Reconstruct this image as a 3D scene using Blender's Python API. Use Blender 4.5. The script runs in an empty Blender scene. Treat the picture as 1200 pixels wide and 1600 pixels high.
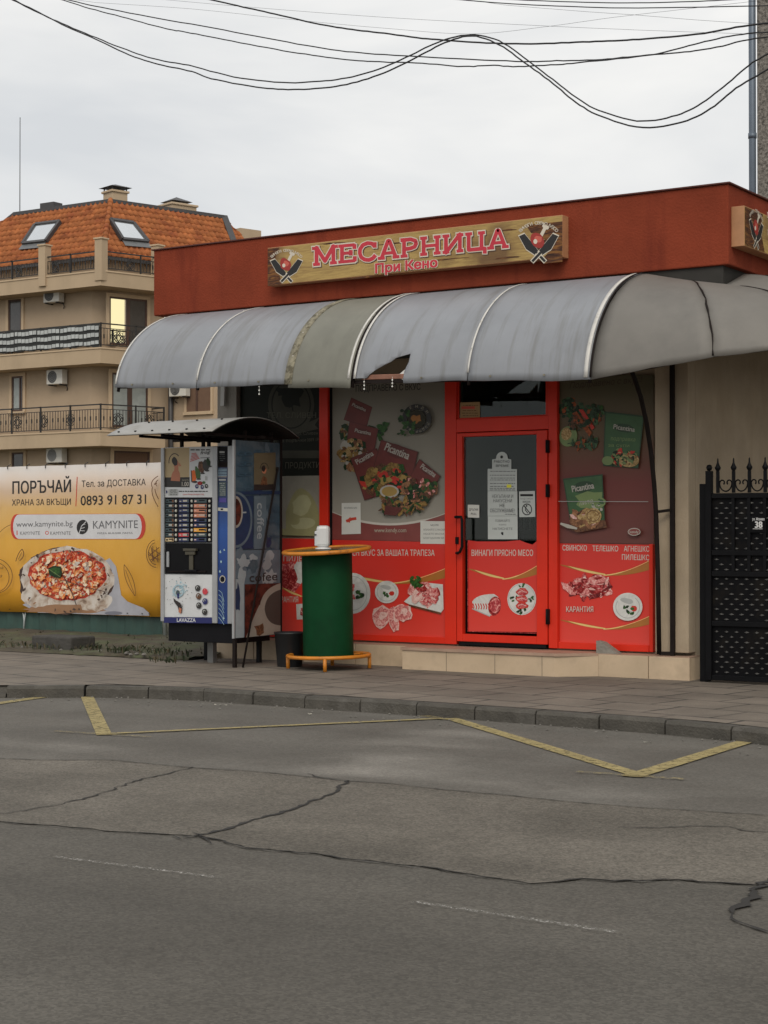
import bpy, bmesh, math, random
from math import radians, sin, cos, pi, tan, atan2, sqrt
from mathutils import Vector, Matrix
from mathutils.geometry import delaunay_2d_cdt
V = Vector
sc = bpy.context.scene
COL = sc.collection
random.seed(7)

# ------------------------------------------------------------------ camera
F_PX, YAW, PITCH = 2700.0, radians(33.1), radians(0.7214)
EYE = V((0, 0, 1.27))
cam_d = bpy.data.cameras.new('camera')
cam = bpy.data.objects.new('camera', cam_d); COL.objects.link(cam)
cam.location = EYE
cam.rotation_euler = (radians(90) + PITCH, 0, YAW)
cam_d.sensor_fit = 'HORIZONTAL'; cam_d.sensor_width = 36; cam_d.lens = F_PX / 1200 * 36
cam_d.clip_start = 0.1; cam_d.clip_end = 2000
sc.camera = cam

# ------------------------------------------------------------------ world, sun, exposure
SUN_EL, SUN_AZ = radians(41), radians(150)           # azimuth clockwise from +Y
w = bpy.data.worlds.new('World'); sc.world = w; w.use_nodes = True
nt = w.node_tree; nt.nodes.clear()
def N(t, **k):
    n = nt.nodes.new(t)
    for a, b in k.items(): setattr(n, a, b)
    return n
out = N('ShaderNodeOutputWorld'); bg = N('ShaderNodeBackground'); bg.inputs['Strength'].default_value = 0.1
sky = N('ShaderNodeTexSky', sky_type='NISHITA', sun_disc=False, sun_elevation=SUN_EL, sun_rotation=SUN_AZ)
tc = N('ShaderNodeTexCoord'); mp = N('ShaderNodeMapping'); mp.inputs['Scale'].default_value = (1.0, 1.0, 3.2); mp.inputs['Rotation'].default_value = (0.25, 0.3, 0.2)
nz = N('ShaderNodeTexNoise'); nz.inputs['Scale'].default_value = 2.6; nz.inputs['Detail'].default_value = 5; nz.inputs['Roughness'].default_value = 0.5; nz.inputs['Distortion'].default_value = 0.5
rp = N('ShaderNodeValToRGB'); e = rp.color_ramp.elements
e[0].position = 0.36; e[0].color = (5.85, 5.99, 6.12, 1); e[1].position = 0.64; e[1].color = (8.25, 8.13, 7.85, 1)
mx = N('ShaderNodeMix', data_type='RGBA'); mx.inputs[0].default_value = 0.95
L = nt.links.new
L(tc.outputs['Generated'], mp.inputs['Vector']); L(mp.outputs['Vector'], nz.inputs['Vector']); L(nz.outputs['Fac'], rp.inputs['Fac'])
L(sky.outputs['Color'], mx.inputs[6]); L(rp.outputs['Color'], mx.inputs[7])
# low break in the cloud where the evening sun comes through
GAP_AZ = radians(75); gd = V((sin(GAP_AZ) * cos(radians(9.6)), cos(GAP_AZ) * cos(radians(9.6)), sin(radians(9.6))))
dp = N('ShaderNodeVectorMath', operation='DOT_PRODUCT'); dp.inputs[1].default_value = gd
L(tc.outputs['Generated'], dp.inputs[0])
mr = N('ShaderNodeMapRange'); mr.inputs['From Min'].default_value = cos(radians(7)); mr.inputs['From Max'].default_value = cos(radians(3.5)); mr.inputs['To Max'].default_value = 1
L(dp.outputs['Value'], mr.inputs['Value'])
gm = N('ShaderNodeMix', data_type='RGBA'); gm.inputs[7].default_value = (10.2, 8.9, 5.0, 1)
# the cloud is thinner and brighter on the sun's side, low over the other end of the street
dq = N('ShaderNodeVectorMath', operation='DOT_PRODUCT'); dq.inputs[1].default_value = V((0.30, -0.93, 0.16)).normalized()
L(tc.outputs['Generated'], dq.inputs[0])
m2 = N('ShaderNodeMapRange', interpolation_type='SMOOTHSTEP'); m2.inputs['From Min'].default_value = -0.25; m2.inputs['From Max'].default_value = 0.95; m2.inputs['To Min'].default_value = 1.10; m2.inputs['To Max'].default_value = 1.22
L(dq.outputs['Value'], m2.inputs['Value'])
mv = N('ShaderNodeVectorMath', operation='SCALE'); L(mx.outputs[2], mv.inputs[0]); L(m2.outputs['Result'], mv.inputs['Scale'])
L(mr.outputs['Result'], gm.inputs[0]); L(mv.outputs[0], gm.inputs[6])
L(gm.outputs[2], bg.inputs['Color']); L(bg.outputs['Background'], out.inputs['Surface'])

sd = bpy.data.lights.new('sun', 'SUN'); sd.energy = 1.25; sd.angle = radians(30); sd.color = (1.0, 0.91, 0.77)
so = bpy.data.objects.new('sun', sd); COL.objects.link(so)
so.rotation_euler = V((sin(SUN_AZ) * cos(SUN_EL), cos(SUN_AZ) * cos(SUN_EL), sin(SUN_EL))).to_track_quat('Z', 'Y').to_euler()
sc.view_settings.view_transform = 'Standard'; sc.view_settings.look = 'None'
sc.view_settings.exposure = 0.12; sc.view_settings.gamma = 1
sc.cycles.max_bounces = 6

# ------------------------------------------------------------------ measuring: a pixel of the 1200 x 1600 photograph on a real plane
FWD = V((-sin(YAW) * cos(PITCH), cos(YAW) * cos(PITCH), sin(PITCH))); RGT = V((cos(YAW), sin(YAW), 0)); UPV = RGT.cross(FWD)
def ray(u, v): return FWD + RGT * ((u - 600) / F_PX) - UPV * ((v - 800) / F_PX)
def onp(u, v, p, n):
    r = ray(u, v); return EYE + r * ((V(p) - EYE).dot(V(n)) / r.dot(V(n)))
def onY(u, v, y): return onp(u, v, (0, y, 0), (0, 1, 0))
def onX(u, v, x): return onp(u, v, (x, 0, 0), (1, 0, 0))
def onZ(u, v, z): return onp(u, v, (0, 0, z), (0, 0, 1))
def proj(P):
    q = V(P) - EYE; d = q.dot(FWD); return (600 + F_PX * q.dot(RGT) / d, 800 - F_PX * q.dot(UPV) / d, d)

# ------------------------------------------------------------------ materials
def lin(c):
    return tuple(((x / 255) / 12.92 if x / 255 <= 0.04045 else ((x / 255 + 0.055) / 1.055) ** 2.4) for x in c)
MATS = {}
class NT:
    def __init__(s, m): s.t = m.node_tree; s.n = s.t.nodes
    def new(s, ty, ins=None, **k):
        n = s.n.new(ty)
        for a, b in k.items(): setattr(n, a, b)
        for a, b in (ins or {}).items():
            if isinstance(b, bpy.types.NodeSocket): s.t.links.new(b, n.inputs[a])
            else: n.inputs[a].default_value = b
        return n
def mat(name, col, rough=0.6, metal=0.0, var=0.12, vscale=6.0, bump=0.0, bscale=40.0, spec=0.5, coat=0.0, col2=None, c2scale=2.0, c2lo=0.5, c2hi=0.62, c2stretch=(1, 1, 1), raw=True, emit=0):
    """Principled surface with a little uneven colour, optional second-colour patches and fine bump."""
    if name in MATS: return MATS[name]
    m = bpy.data.materials.new(name); m.use_nodes = True
    g = NT(m); b = g.n['Principled BSDF']
    c = tuple(col) + (1,)
    tcn = g.new('ShaderNodeTexCoord')
    co = tcn.outputs['Object']
    n1 = g.new('ShaderNodeTexNoise', {'Vector': co, 'Scale': vscale, 'Detail': 6.0, 'Roughness': 0.6})
    r1 = g.new('ShaderNodeMapRange', {'Value': n1.outputs['Fac'], 'From Min': 0.3, 'From Max': 0.7, 'To Min': 1 - var, 'To Max': 1 + var})
    base = g.new('ShaderNodeRGB'); base.outputs[0].default_value = c
    cc = base.outputs[0]
    if col2 is not None:
        mpn = g.new('ShaderNodeMapping', {'Vector': co, 'Scale': c2stretch})
        n2 = g.new('ShaderNodeTexNoise', {'Vector': mpn.outputs[0], 'Scale': c2scale, 'Detail': 7.0, 'Roughness': 0.65})
        r2 = g.new('ShaderNodeMapRange', {'Value': n2.outputs['Fac'], 'From Min': c2lo, 'From Max': c2hi})
        mxn = g.new('ShaderNodeMix', {0: r2.outputs[0], 6: cc, 7: tuple(col2) + (1,)}, data_type='RGBA'); cc = mxn.outputs[2]
    mu = g.new('ShaderNodeVectorMath', {0: cc, 1: r1.outputs[0]}, operation='MULTIPLY')
    g.t.links.new(mu.outputs[0], b.inputs['Base Color'])
    b.inputs['Roughness'].default_value = rough; b.inputs['Metallic'].default_value = metal
    b.inputs['Specular IOR Level'].default_value = spec; b.inputs['Coat Weight'].default_value = coat; b.inputs['Coat Roughness'].default_value = 0.06
    if emit: b.inputs['Emission Color'].default_value = c; b.inputs['Emission Strength'].default_value = emit
    if bump:
        n3 = g.new('ShaderNodeTexNoise', {'Vector': co, 'Scale': bscale, 'Detail': 4.0})
        bp = g.new('ShaderNodeBump', {'Height': n3.outputs['Fac'], 'Strength': bump, 'Distance': 0.02})
        g.t.links.new(bp.outputs[0], b.inputs['Normal'])
    MATS[name] = m
    return m
def food(name, stops, scale=14, rough=.45, stretch=(1, 1, 1), dist=1.5, dim=1.0):
    """printed food photograph: mottled colours from a noise ramp; stops = [(position, (r, g, b) 0-255)]"""
    m = bpy.data.materials.new(name); m.use_nodes = True; g = NT(m); b = g.n['Principled BSDF']
    co = g.new('ShaderNodeTexCoord').outputs['Object']; mp_ = g.new('ShaderNodeMapping', {'Vector': co, 'Scale': stretch})
    n = g.new('ShaderNodeTexNoise', {'Vector': mp_.outputs[0], 'Scale': scale, 'Detail': 5.0, 'Roughness': 0.62, 'Distortion': dist})
    cr = g.new('ShaderNodeValToRGB', {'Fac': n.outputs['Fac']}); el = cr.color_ramp.elements
    while len(el) < len(stops): el.new(0.5)
    for q, (p, c) in zip(el, stops): q.position = p
    for q, (p, c) in zip(el, stops): q.color = tuple(x * dim for x in lin(c)) + (1,)
    g.t.links.new(cr.outputs[0], b.inputs['Base Color']); b.inputs['Roughness'].default_value = rough; b.inputs['Specular IOR Level'].default_value = .3
    MATS[name] = m; return m
def flat(name, r, g_, b, rough=0.5, **k): return mat(name, lin((r, g_, b)), rough, var=k.pop('var', 0.06), **k)

def ramp_mat(name, stops, axis='Z', rough=0.4, coat=0.0, var=0.05, bump=0.0, bscale=3.0, spec=0.5):
    """printed gradient along one object axis: stops = [(coordinate, colour)...] (a print, not light)"""
    m = bpy.data.materials.new(name); m.use_nodes = True; g = NT(m); b = g.n['Principled BSDF']
    tcn = g.new('ShaderNodeTexCoord'); sp = g.new('ShaderNodeSeparateXYZ', {0: tcn.outputs['Object']})
    lo, hi = stops[0][0], stops[-1][0]
    nn = g.new('ShaderNodeTexNoise', {'Vector': tcn.outputs['Object'], 'Scale': 2.2, 'Detail': 3.0})
    ad = g.new('ShaderNodeMath', {0: nn.outputs['Fac'], 1: -0.5}, operation='ADD')
    mu = g.new('ShaderNodeMath', {0: ad.outputs[0], 1: (hi - lo) * 0.09, 2: sp.outputs[axis]}, operation='MULTIPLY_ADD')
    r = g.new('ShaderNodeMapRange', {'Value': mu.outputs[0], 'From Min': lo, 'From Max': hi})
    cr = g.new('ShaderNodeValToRGB', {'Fac': r.outputs[0]}); el = cr.color_ramp.elements
    while len(el) < len(stops): el.new(0.5)
    for q, (p, c) in zip(el, stops): q.position = (p - lo) / (hi - lo)
    for q, (p, c) in zip(el, stops): q.color = tuple(c) + (1,)
    g.t.links.new(cr.outputs[0], b.inputs['Base Color'])
    b.inputs['Roughness'].default_value = rough; b.inputs['Coat Weight'].default_value = coat; b.inputs['Coat Roughness'].default_value = 0.08; b.inputs['Specular IOR Level'].default_value = spec
    if bump:
        mpn = g.new('ShaderNodeMapping', {'Vector': tcn.outputs['Object'], 'Rotation': (0, 0.7, 0), 'Scale': (1, 1, 0.35)})
        n3 = g.new('ShaderNodeTexNoise', {'Vector': mpn.outputs[0], 'Scale': bscale, 'Detail': 2.0})
        bp = g.new('ShaderNodeBump', {'Height': n3.outputs['Fac'], 'Strength': bump, 'Distance': 0.08}); g.t.links.new(bp.outputs[0], b.inputs['Normal'])
    MATS[name] = m
    return m

# ------------------------------------------------------------------ mesh builder
class MB:
    def __init__(s): s.v = []; s.f = []; s.mi = []; s.sm = []; s.mats = []
    def k(s, m):
        if m not in s.mats: s.mats.append(m)
        return s.mats.index(m)
    def add(s, vs, fs, m, smooth=False):
        o = len(s.v); s.v += [V(p) for p in vs]; i = s.k(m)
        for f in fs: s.f.append([o + j for j in f]); s.mi.append(i); s.sm.append(smooth)
        return s
    def poly(s, pts, m): return s.add(pts, [list(range(len(pts)))], m)
    def box(s, x0, x1, y0, y1, z0, z1, m, bev=0.0):
        return s.obox(V(((x0 + x1) / 2, (y0 + y1) / 2, (z0 + z1) / 2)), V((1, 0, 0)), V((0, 1, 0)), V((0, 0, 1)), abs(x1 - x0), abs(y1 - y0), abs(z1 - z0), m, bev)
    def obox(s, c, ax, ay, az, lx, ly, lz, m, bev=0.0):
        bm = bmesh.new(); bmesh.ops.create_cube(bm, size=1)
        for q in bm.verts: q.co = V((q.co.x * lx, q.co.y * ly, q.co.z * lz))
        if bev: bmesh.ops.bevel(bm, geom=list(bm.edges), offset=min(bev, 0.45 * min(lx, ly, lz)), segments=2, affect='EDGES', profile=0.5)
        bm.verts.index_update()
        c = V(c); vs = [c + ax * q.co.x + ay * q.co.y + az * q.co.z for q in bm.verts]
        s.add(vs, [[q.index for q in f.verts] for f in bm.faces], m); bm.free(); return s
    def bar(s, p0, p1, wd, ht, m, up=(0, 0, 1), bev=0.0):
        p0, p1 = V(p0), V(p1); d = (p1 - p0); l = d.length; d.normalize(); a = d.cross(V(up))
        if a.length < 1e-4: a = d.cross(V((0, 1, 0)))
        a.normalize(); u = a.cross(d)
        return s.obox((p0 + p1) / 2, d, a, u, l, wd, ht, m, bev)
    def prism(s, pts, vec, m):
        n = len(pts); vec = V(vec); a = [V(p) for p in pts]
        fs = [list(range(n))[::-1], list(range(n, 2 * n))] + [[i, (i + 1) % n, n + (i + 1) % n, n + i] for i in range(n)]
        return s.add(a + [p + vec for p in a], fs, m)
    def tube(s, path, r, m, n=8, closed=False, cap=True, smooth=True):
        path = [V(p) for p in path]; c = len(path); rr = r if isinstance(r, (list, tuple)) else [r] * c
        vs = []; ref = None
        for i, p in enumerate(path):
            a = path[i - 1] if (i > 0 or closed) else p; b = path[(i + 1) % c] if (i < c - 1 or closed) else p
            t = (b - a).normalized()
            if ref is None:
                ref = t.cross(V((0, 0, 1)));
                if ref.length < 1e-3: ref = t.cross(V((1, 0, 0)))
            ref = (ref - t * ref.dot(t)).normalized(); bi = t.cross(ref)
            vs += [p + (ref * cos(2 * pi * j / n) + bi * sin(2 * pi * j / n)) * rr[i] for j in range(n)]
        fs = []
        for i in range(c if closed else c - 1):
            k = (i + 1) % c
            for j in range(n): fs.append([i * n + j, i * n + (j + 1) % n, k * n + (j + 1) % n, k * n + j])
        if cap and not closed: fs += [list(range(n))[::-1], [(c - 1) * n + j for j in range(n)]]
        return s.add(vs, fs, m, smooth)
    def lathe(s, prof, ctr, m, n=32, smooth=True):
        ctr = V(ctr); vs = []; fs = []
        for r, z in prof: vs += [ctr + V((r * cos(2 * pi * j / n), r * sin(2 * pi * j / n), z)) for j in range(n)]
        for i in range(len(prof) - 1):
            for j in range(n): fs.append([i * n + j, i * n + (j + 1) % n, (i + 1) * n + (j + 1) % n, (i + 1) * n + j])
        s.add(vs, fs, m, smooth)
        for i, fl in ((0, True), (len(prof) - 1, False)):
            if prof[i][0] > 1e-4:
                q = [i * n + j for j in range(n)]
                s.add(vs[i * n:i * n + n], [list(range(n))[::-1] if fl else list(range(n))], m)
        return s
    def grid(s, rows, m, smooth=True):
        nr, nc = len(rows), len(rows[0]); vs = [p for r in rows for p in r]
        return s.add(vs, [[i * nc + j, i * nc + j + 1, (i + 1) * nc + j + 1, (i + 1) * nc + j] for i in range(nr - 1) for j in range(nc - 1)], m, smooth)
    def build(s, name, parent=None, base=None, local=False):
        """base = world position of the object's origin; children take their thing's origin"""
        me = bpy.data.meshes.new(name)
        if parent is not None: b = V(parent['_b'])
        else: b = V(base) if base is not None else V((0, 0, 0))
        off = V((0, 0, 0)) if local else b
        me.from_pydata([p - off for p in s.v], [], s.f)
        for m in s.mats: me.materials.append(m)
        me.polygons.foreach_set('material_index', s.mi); me.polygons.foreach_set('use_smooth', s.sm)
        me.update()
        o = bpy.data.objects.new(name, me); COL.objects.link(o)
        if parent is not None: o.parent = parent
        else: o.location = b
        o['_b'] = tuple(b); ALL.append(o)
        return o
ALL = []
def tag(o, label, cat, group=None):
    o['label'] = label; o['category'] = cat
    if group: o['group'] = group
    return o
def thing(name, label, cat, loc, group=None):
    o = bpy.data.objects.new(name, None); COL.objects.link(o); o.location = loc; o.empty_display_size = 0.2
    o['_b'] = tuple(loc); ALL.append(o)
    return tag(o, label, cat, group)
def struct(o, kind='structure'): o['kind'] = kind; return o
def lab(o, label): o['label'] = label; return o
def solid(o, t, off=-1):
    md = o.modifiers.new('thickness', 'SOLIDIFY'); md.thickness = t; md.offset = off; return o

# ------------------------------------------------------------------ flat printed art: shapes and lettering lying on a plane
_TC = {}
def glyphs(sx, bold=0.0):
    if (sx, bold) in _TC: return _TC[(sx, bold)]
    cu = bpy.data.curves.new('t', 'FONT'); cu.body = sx; cu.size = 1; cu.resolution_u = 3; cu.fill_mode = 'NONE'
    ob = bpy.data.objects.new('t', cu)
    me = bpy.data.meshes.new_from_object(ob)
    co = [(p.co.x, p.co.y) for p in me.vertices]; nb = {}
    first = {}
    for e_ in me.edges:
        p, q = e_.vertices; nb.setdefault(p, []).append(q); nb.setdefault(q, []).append(p); first.setdefault(p, q)
    bpy.data.objects.remove(ob); bpy.data.curves.remove(cu); bpy.data.meshes.remove(me)
    seen = set(); loops = []
    for st in range(len(co)):
        if st in seen or st not in nb: continue
        lp = [st]; seen.add(st); cur = first.get(st, nb[st][0])
        while cur not in seen:
            lp.append(cur); seen.add(cur); nx = [k for k in nb[cur] if k not in seen]
            if not nx: break
            cur = nx[0]
        if len(lp) > 2: loops.append([co[k] for k in lp])
    # triangulate letter by letter (loops that overlap in x go together); inside = non-zero winding
    groups = []
    for lp in sorted(loops, key=lambda l: min(p[0] for p in l)):
        x0, x1 = min(p[0] for p in lp), max(p[0] for p in lp)
        if groups and x0 < groups[-1][1] - 1e-4: groups[-1][0].append(lp); groups[-1][1] = max(groups[-1][1], x1)
        else: groups.append([[lp], x1])
    vs, fs = [], []
    for lps, _x in groups:
        pts = []; eds = []; segs = []
        for lp in lps:
            o = len(pts); n = len(lp); pts += [V(p) for p in lp]; eds += [(o + k, o + (k + 1) % n) for k in range(n)]; segs += [(lp[k], lp[(k + 1) % n]) for k in range(n)]
        vo, eo, fo, *_r = delaunay_2d_cdt(pts, eds, [], 0, 1e-6)
        o = len(vs); vs += [(p.x, p.y) for p in vo]
        for f in fo:
            cx = sum(vo[k].x for k in f) / len(f); cy = sum(vo[k].y for k in f) / len(f); wn = 0
            for (ax, ay), (bx, by) in segs:
                if (ay > cy) != (by > cy) and cx < ax + (bx - ax) * (cy - ay) / (by - ay): wn += 1 if by > ay else -1
            if wn: fs.append([o + k for k in f])
    _TC[(sx, bold)] = (vs, fs); return vs, fs
_hv = glyphs('H')[0]; CAP = max(y for x, y in _hv) - min(y for x, y in _hv)
class Art:
    """fn(a, b) -> point on the plane; n = unit normal towards the viewer; up = +1 (metres) or -1 (pixels of the photograph)"""
    def __init__(s, fn, n, up=-1, step=0.00012, start=0.0012):
        s.fn, s.n, s.up, s.step, s.z = fn, V(n), up, step, start; s.mb = MB()
    def put(s, pts, faces, m):
        s.mb.add([s.fn(a, b) + s.n * s.z for a, b in pts], faces, m); s.z += s.step; return s
    def poly(s, pts, m): return s.put(pts, [list(range(len(pts)))], m)
    def rect(s, a0, b0, a1, b1, m): return s.poly([(a0, b0), (a1, b0), (a1, b1), (a0, b1)], m)
    def quad(s, a0, a1, t0, t1, b0, b1, m):     # left x, right x, top y left / right, bottom y left / right
        return s.poly([(a0, b0), (a1, b1), (a1, t1), (a0, t0)], m)
    def ell(s, a, b, ra, rb, m, rot=0.0, n=28, a0=0, a1=2 * pi):
        k = n if abs(a1 - a0 - 2 * pi) < 1e-6 else n + 1
        p = []
        for i in range(k):
            t = a0 + (a1 - a0) * i / n; x, y = ra * cos(t), rb * sin(t); p.append((a + x * cos(rot) - y * sin(rot), b + x * sin(rot) + y * cos(rot)))
        return s.poly(p, m)
    def blob(s, a, b, ra, rb, m, jag=0.2, n=14, rot=0.0, seed=None):
        rd = random.Random(seed if seed is not None else int(a * 31 + b * 17)); p = []
        for i in range(n):
            t = 2 * pi * i / n; q = 1 + rd.uniform(-jag, jag); x, y = ra * q * cos(t), rb * q * sin(t)
            p.append((a + x * cos(rot) - y * sin(rot), b + x * sin(rot) + y * cos(rot)))
        return s.poly(p, m)
    def ring(s, a, b, r0x, r0y, r1x, r1y, m, n=36, a0=0, a1=2 * pi):
        pts = []; fs = []
        for i in range(n + 1):
            t = a0 + (a1 - a0) * i / n; pts += [(a + r0x * cos(t), b + r0y * sin(t)), (a + r1x * cos(t), b + r1y * sin(t))]
        return s.put(pts, [[2 * i, 2 * i + 1, 2 * i + 3, 2 * i + 2] for i in range(n)], m)
    def line(s, pts, wd, m):
        ws = wd if isinstance(wd, (list, tuple)) else [wd] * len(pts)
        q = []; n = len(pts)
        for i, (x, y) in enumerate(pts):
            x0, y0 = pts[max(i - 1, 0)]; x1, y1 = pts[min(i + 1, n - 1)]; dx, dy = x1 - x0, y1 - y0; l = sqrt(dx * dx + dy * dy) or 1
            q += [(x - dy / l * ws[i] / 2, y + dx / l * ws[i] / 2), (x + dy / l * ws[i] / 2, y - dx / l * ws[i] / 2)]
        return s.put(q, [[2 * i, 2 * i + 1, 2 * i + 3, 2 * i + 2] for i in range(n - 1)], m)
    def text(s, sx, p0, p1, h, m, bold=0.0, upv=None, slant=0.0):
        vs, fs = glyphs(sx);
        if bold:                                     # heavier strokes: the outline laid down again a little to each side
            vs = list(vs); base_v, base_f, k_ = list(vs), list(fs), len(vs); fs = list(fs)
            bx0, bx1 = min(v[0] for v in vs), max(v[0] for v in vs); fx = abs(bx1 - bx0) / max(1e-6, sqrt((p1[0] - p0[0]) ** 2 + (p1[1] - p0[1]) ** 2)) * h / CAP
            for dx, dy in ((-1, -1), (1, 1), (-1, 1), (1, -1)):
                s.text(sx, (p0[0] + dx * bold * h * .95, p0[1] + dy * bold * h * .6), (p1[0] + dx * bold * h * .95, p1[1] + dy * bold * h * .6), h, m, 0, upv, slant); s.z -= s.step * .75
            s.z += s.step; vs, fs = base_v, base_f
        x0 = min(v[0] for v in vs); x1 = max(v[0] for v in vs)
        up = upv or (0, s.up); pts = []
        for x, y in vs:
            t = (x - x0) / (x1 - x0); k = y / CAP * h; t2 = t + slant * y / (x1 - x0)
            pts.append((p0[0] + (p1[0] - p0[0]) * t2 + up[0] * k, p0[1] + (p1[1] - p0[1]) * t2 + up[1] * k))
        return s.put(pts, fs, m)
    def arct(s, sx, a, b, r, t0, t1, h, m, bold=0.0, ky=1.0):
        """letters round a circle from angle t0 to t1 (degrees, clockwise, 0 = top)"""
        n = len(sx)
        for i, ch in enumerate(sx):
            if ch == ' ': continue
            t = radians(t0 + (t1 - t0) * (i + 0.5) / n); vs, fs = glyphs(ch); x0 = min(v[0] for v in vs); x1 = max(v[0] for v in vs)
            pts = []
            for x, y in vs:
                lx = (x - (x0 + x1) / 2) / CAP * h; ly = r + y / CAP * h
                pts.append((a + lx * cos(t) + ly * sin(t), b + s.up * ky * (ly * cos(t) - lx * sin(t))))
            s.put(pts, fs, m); s.z -= s.step
        s.z += s.step
        return s
    def build(s, name, parent=None, base=None): return s.mb.build(name, parent, base)
def bez(p0, p1, p2, n=10):
    return [((1 - t) ** 2 * p0[0] + 2 * t * (1 - t) * p1[0] + t * t * p2[0], (1 - t) ** 2 * p0[1] + 2 * t * (1 - t) * p1[1] + t * t * p2[1]) for t in [i / n for i in range(n + 1)]]
# ================================================================== THE GROUND
ZR = -0.10                                             # road level; the pavement is z = 0
def asphalt(name, c1, c2, speck, patch=0.8, stain=None):
    m = bpy.data.materials.new(name); m.use_nodes = True; g = NT(m); b = g.n['Principled BSDF']
    co = g.new('ShaderNodeTexCoord').outputs['Object']
    n1 = g.new('ShaderNodeTexNoise', {'Vector': co, 'Scale': patch, 'Detail': 6.0, 'Roughness': 0.6, 'Distortion': 0.4})
    r1 = g.new('ShaderNodeMapRange', {'Value': n1.outputs['Fac'], 'From Min': 0.35, 'From Max': 0.65})
    a = g.new('ShaderNodeMix', {0: r1.outputs[0], 6: c1 + (1,), 7: c2 + (1,)}, data_type='RGBA').outputs[2]
    n2 = g.new('ShaderNodeTexVoronoi', {'Vector': co, 'Scale': 95.0})
    sep = g.new('ShaderNodeSeparateXYZ', {0: n2.outputs['Color']})
    r2 = g.new('ShaderNodeMapRange', {'Value': sep.outputs[0], 'From Min': 0.0, 'From Max': 1.0, 'To Min': 1 - speck, 'To Max': 1 + speck})
    n4 = g.new('ShaderNodeTexNoise', {'Vector': co, 'Scale': 28.0, 'Detail': 5.0, 'Roughness': 0.7})
    r4 = g.new('ShaderNodeMapRange', {'Value': n4.outputs['Fac'], 'From Min': 0.3, 'From Max': 0.7, 'To Min': 1 - speck * 0.55, 'To Max': 1 + speck * 0.55})
    # long wear bands along the driving direction
    mp_ = g.new('ShaderNodeMapping', {'Vector': co, 'Scale': (0.12, 1.5, 1), 'Rotation': (0, 0, radians(7))})
    n5 = g.new('ShaderNodeTexNoise', {'Vector': mp_.outputs[0], 'Scale': 1.0, 'Detail': 4.0})
    r5 = g.new('ShaderNodeMapRange', {'Value': n5.outputs['Fac'], 'From Min': 0.3, 'From Max': 0.7, 'To Min': 0.86, 'To Max': 1.14})
    p = g.new('ShaderNodeMath', {0: r2.outputs[0], 1: r4.outputs[0]}, operation='MULTIPLY')
    p2 = g.new('ShaderNodeMath', {0: p.outputs[0], 1: r5.outputs[0]}, operation='MULTIPLY')
    if stain:                                          # pale dusty streaks left on the asphalt
        for (x, y, rx, ry, c, am) in stain:
            sb = g.new('ShaderNodeVectorMath', {0: co, 1: (x, y, 0)}, operation='SUBTRACT')
            dv = g.new('ShaderNodeVectorMath', {0: sb.outputs[0], 1: (1 / rx, 1 / ry, 0)}, operation='MULTIPLY')
            ln = g.new('ShaderNodeVectorMath', {0: dv.outputs[0]}, operation='LENGTH')
            rr = g.new('ShaderNodeMapRange', {'Value': ln.outputs['Value'], 'From Min': 1.0, 'From Max': 0.1, 'To Max': am}, interpolation_type='SMOOTHSTEP')
            nm = g.new('ShaderNodeMath', {0: rr.outputs[0], 1: r1.outputs[0]}, operation='MULTIPLY')
            a = g.new('ShaderNodeMix', {0: nm.outputs[0], 6: a, 7: c + (1,)}, data_type='RGBA').outputs[2]
    mu = g.new('ShaderNodeVectorMath', {0: a, 1: p2.outputs[0]}, operation='MULTIPLY')
    g.t.links.new(mu.outputs[0], b.inputs['Base Color']); b.inputs['Roughness'].default_value = 0.85; b.inputs['Specular IOR Level'].default_value = 0.3
    bp = g.new('ShaderNodeBump', {'Height': sep.outputs[1], 'Strength': 0.5, 'Distance': 0.004}); g.t.links.new(bp.outputs[0], b.inputs['Normal'])
    MATS[name] = m; return m
def worn(name, col, scale, lo, hi, stretch=(1, 1, 1)):
    m = mat(name, col, 0.8, var=0.2, vscale=9); g = NT(m); b = g.n['Principled BSDF']
    co = g.new('ShaderNodeTexCoord').outputs['Object']; mp_ = g.new('ShaderNodeMapping', {'Vector': co, 'Scale': stretch})
    n = g.new('ShaderNodeTexNoise', {'Vector': mp_.outputs[0], 'Scale': scale, 'Detail': 8.0, 'Roughness': 0.75})
    r = g.new('ShaderNodeMapRange', {'Value': n.outputs['Fac'], 'From Min': lo, 'From Max': hi}); g.t.links.new(r.outputs[0], b.inputs['Alpha'])
    return m
p_dust = onZ(650, 1165, ZR); p_dust2 = onZ(540, 1200, ZR)
m_asph = asphalt('asphalt', (0.082, 0.075, 0.064), (0.104, 0.096, 0.083), 0.22)
m_lane = asphalt('asphalt lane', (0.107, 0.098, 0.085), (0.134, 0.125, 0.110), 0.18, 1.1, [(onZ(u, v, ZR).x, onZ(u, v, ZR).y, rx, ry, (0.30, 0.28, 0.25), am) for u, v, rx, ry, am in ((705, 1150, .55, .5, .45), (655, 1166, .6, .5, .6), (610, 1186, .55, .5, .6), (565, 1207, .6, .45, .5), (640, 1200, .8, .5, .3), (90, 1165, .9, .3, .35), (900, 1235, 1.2, .4, .35), (300, 1235, 1.5, .5, .3))])
m_old = asphalt('asphalt old', (0.098, 0.088, 0.073), (0.146, 0.131, 0.110), 0.30, 0.9)

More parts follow.
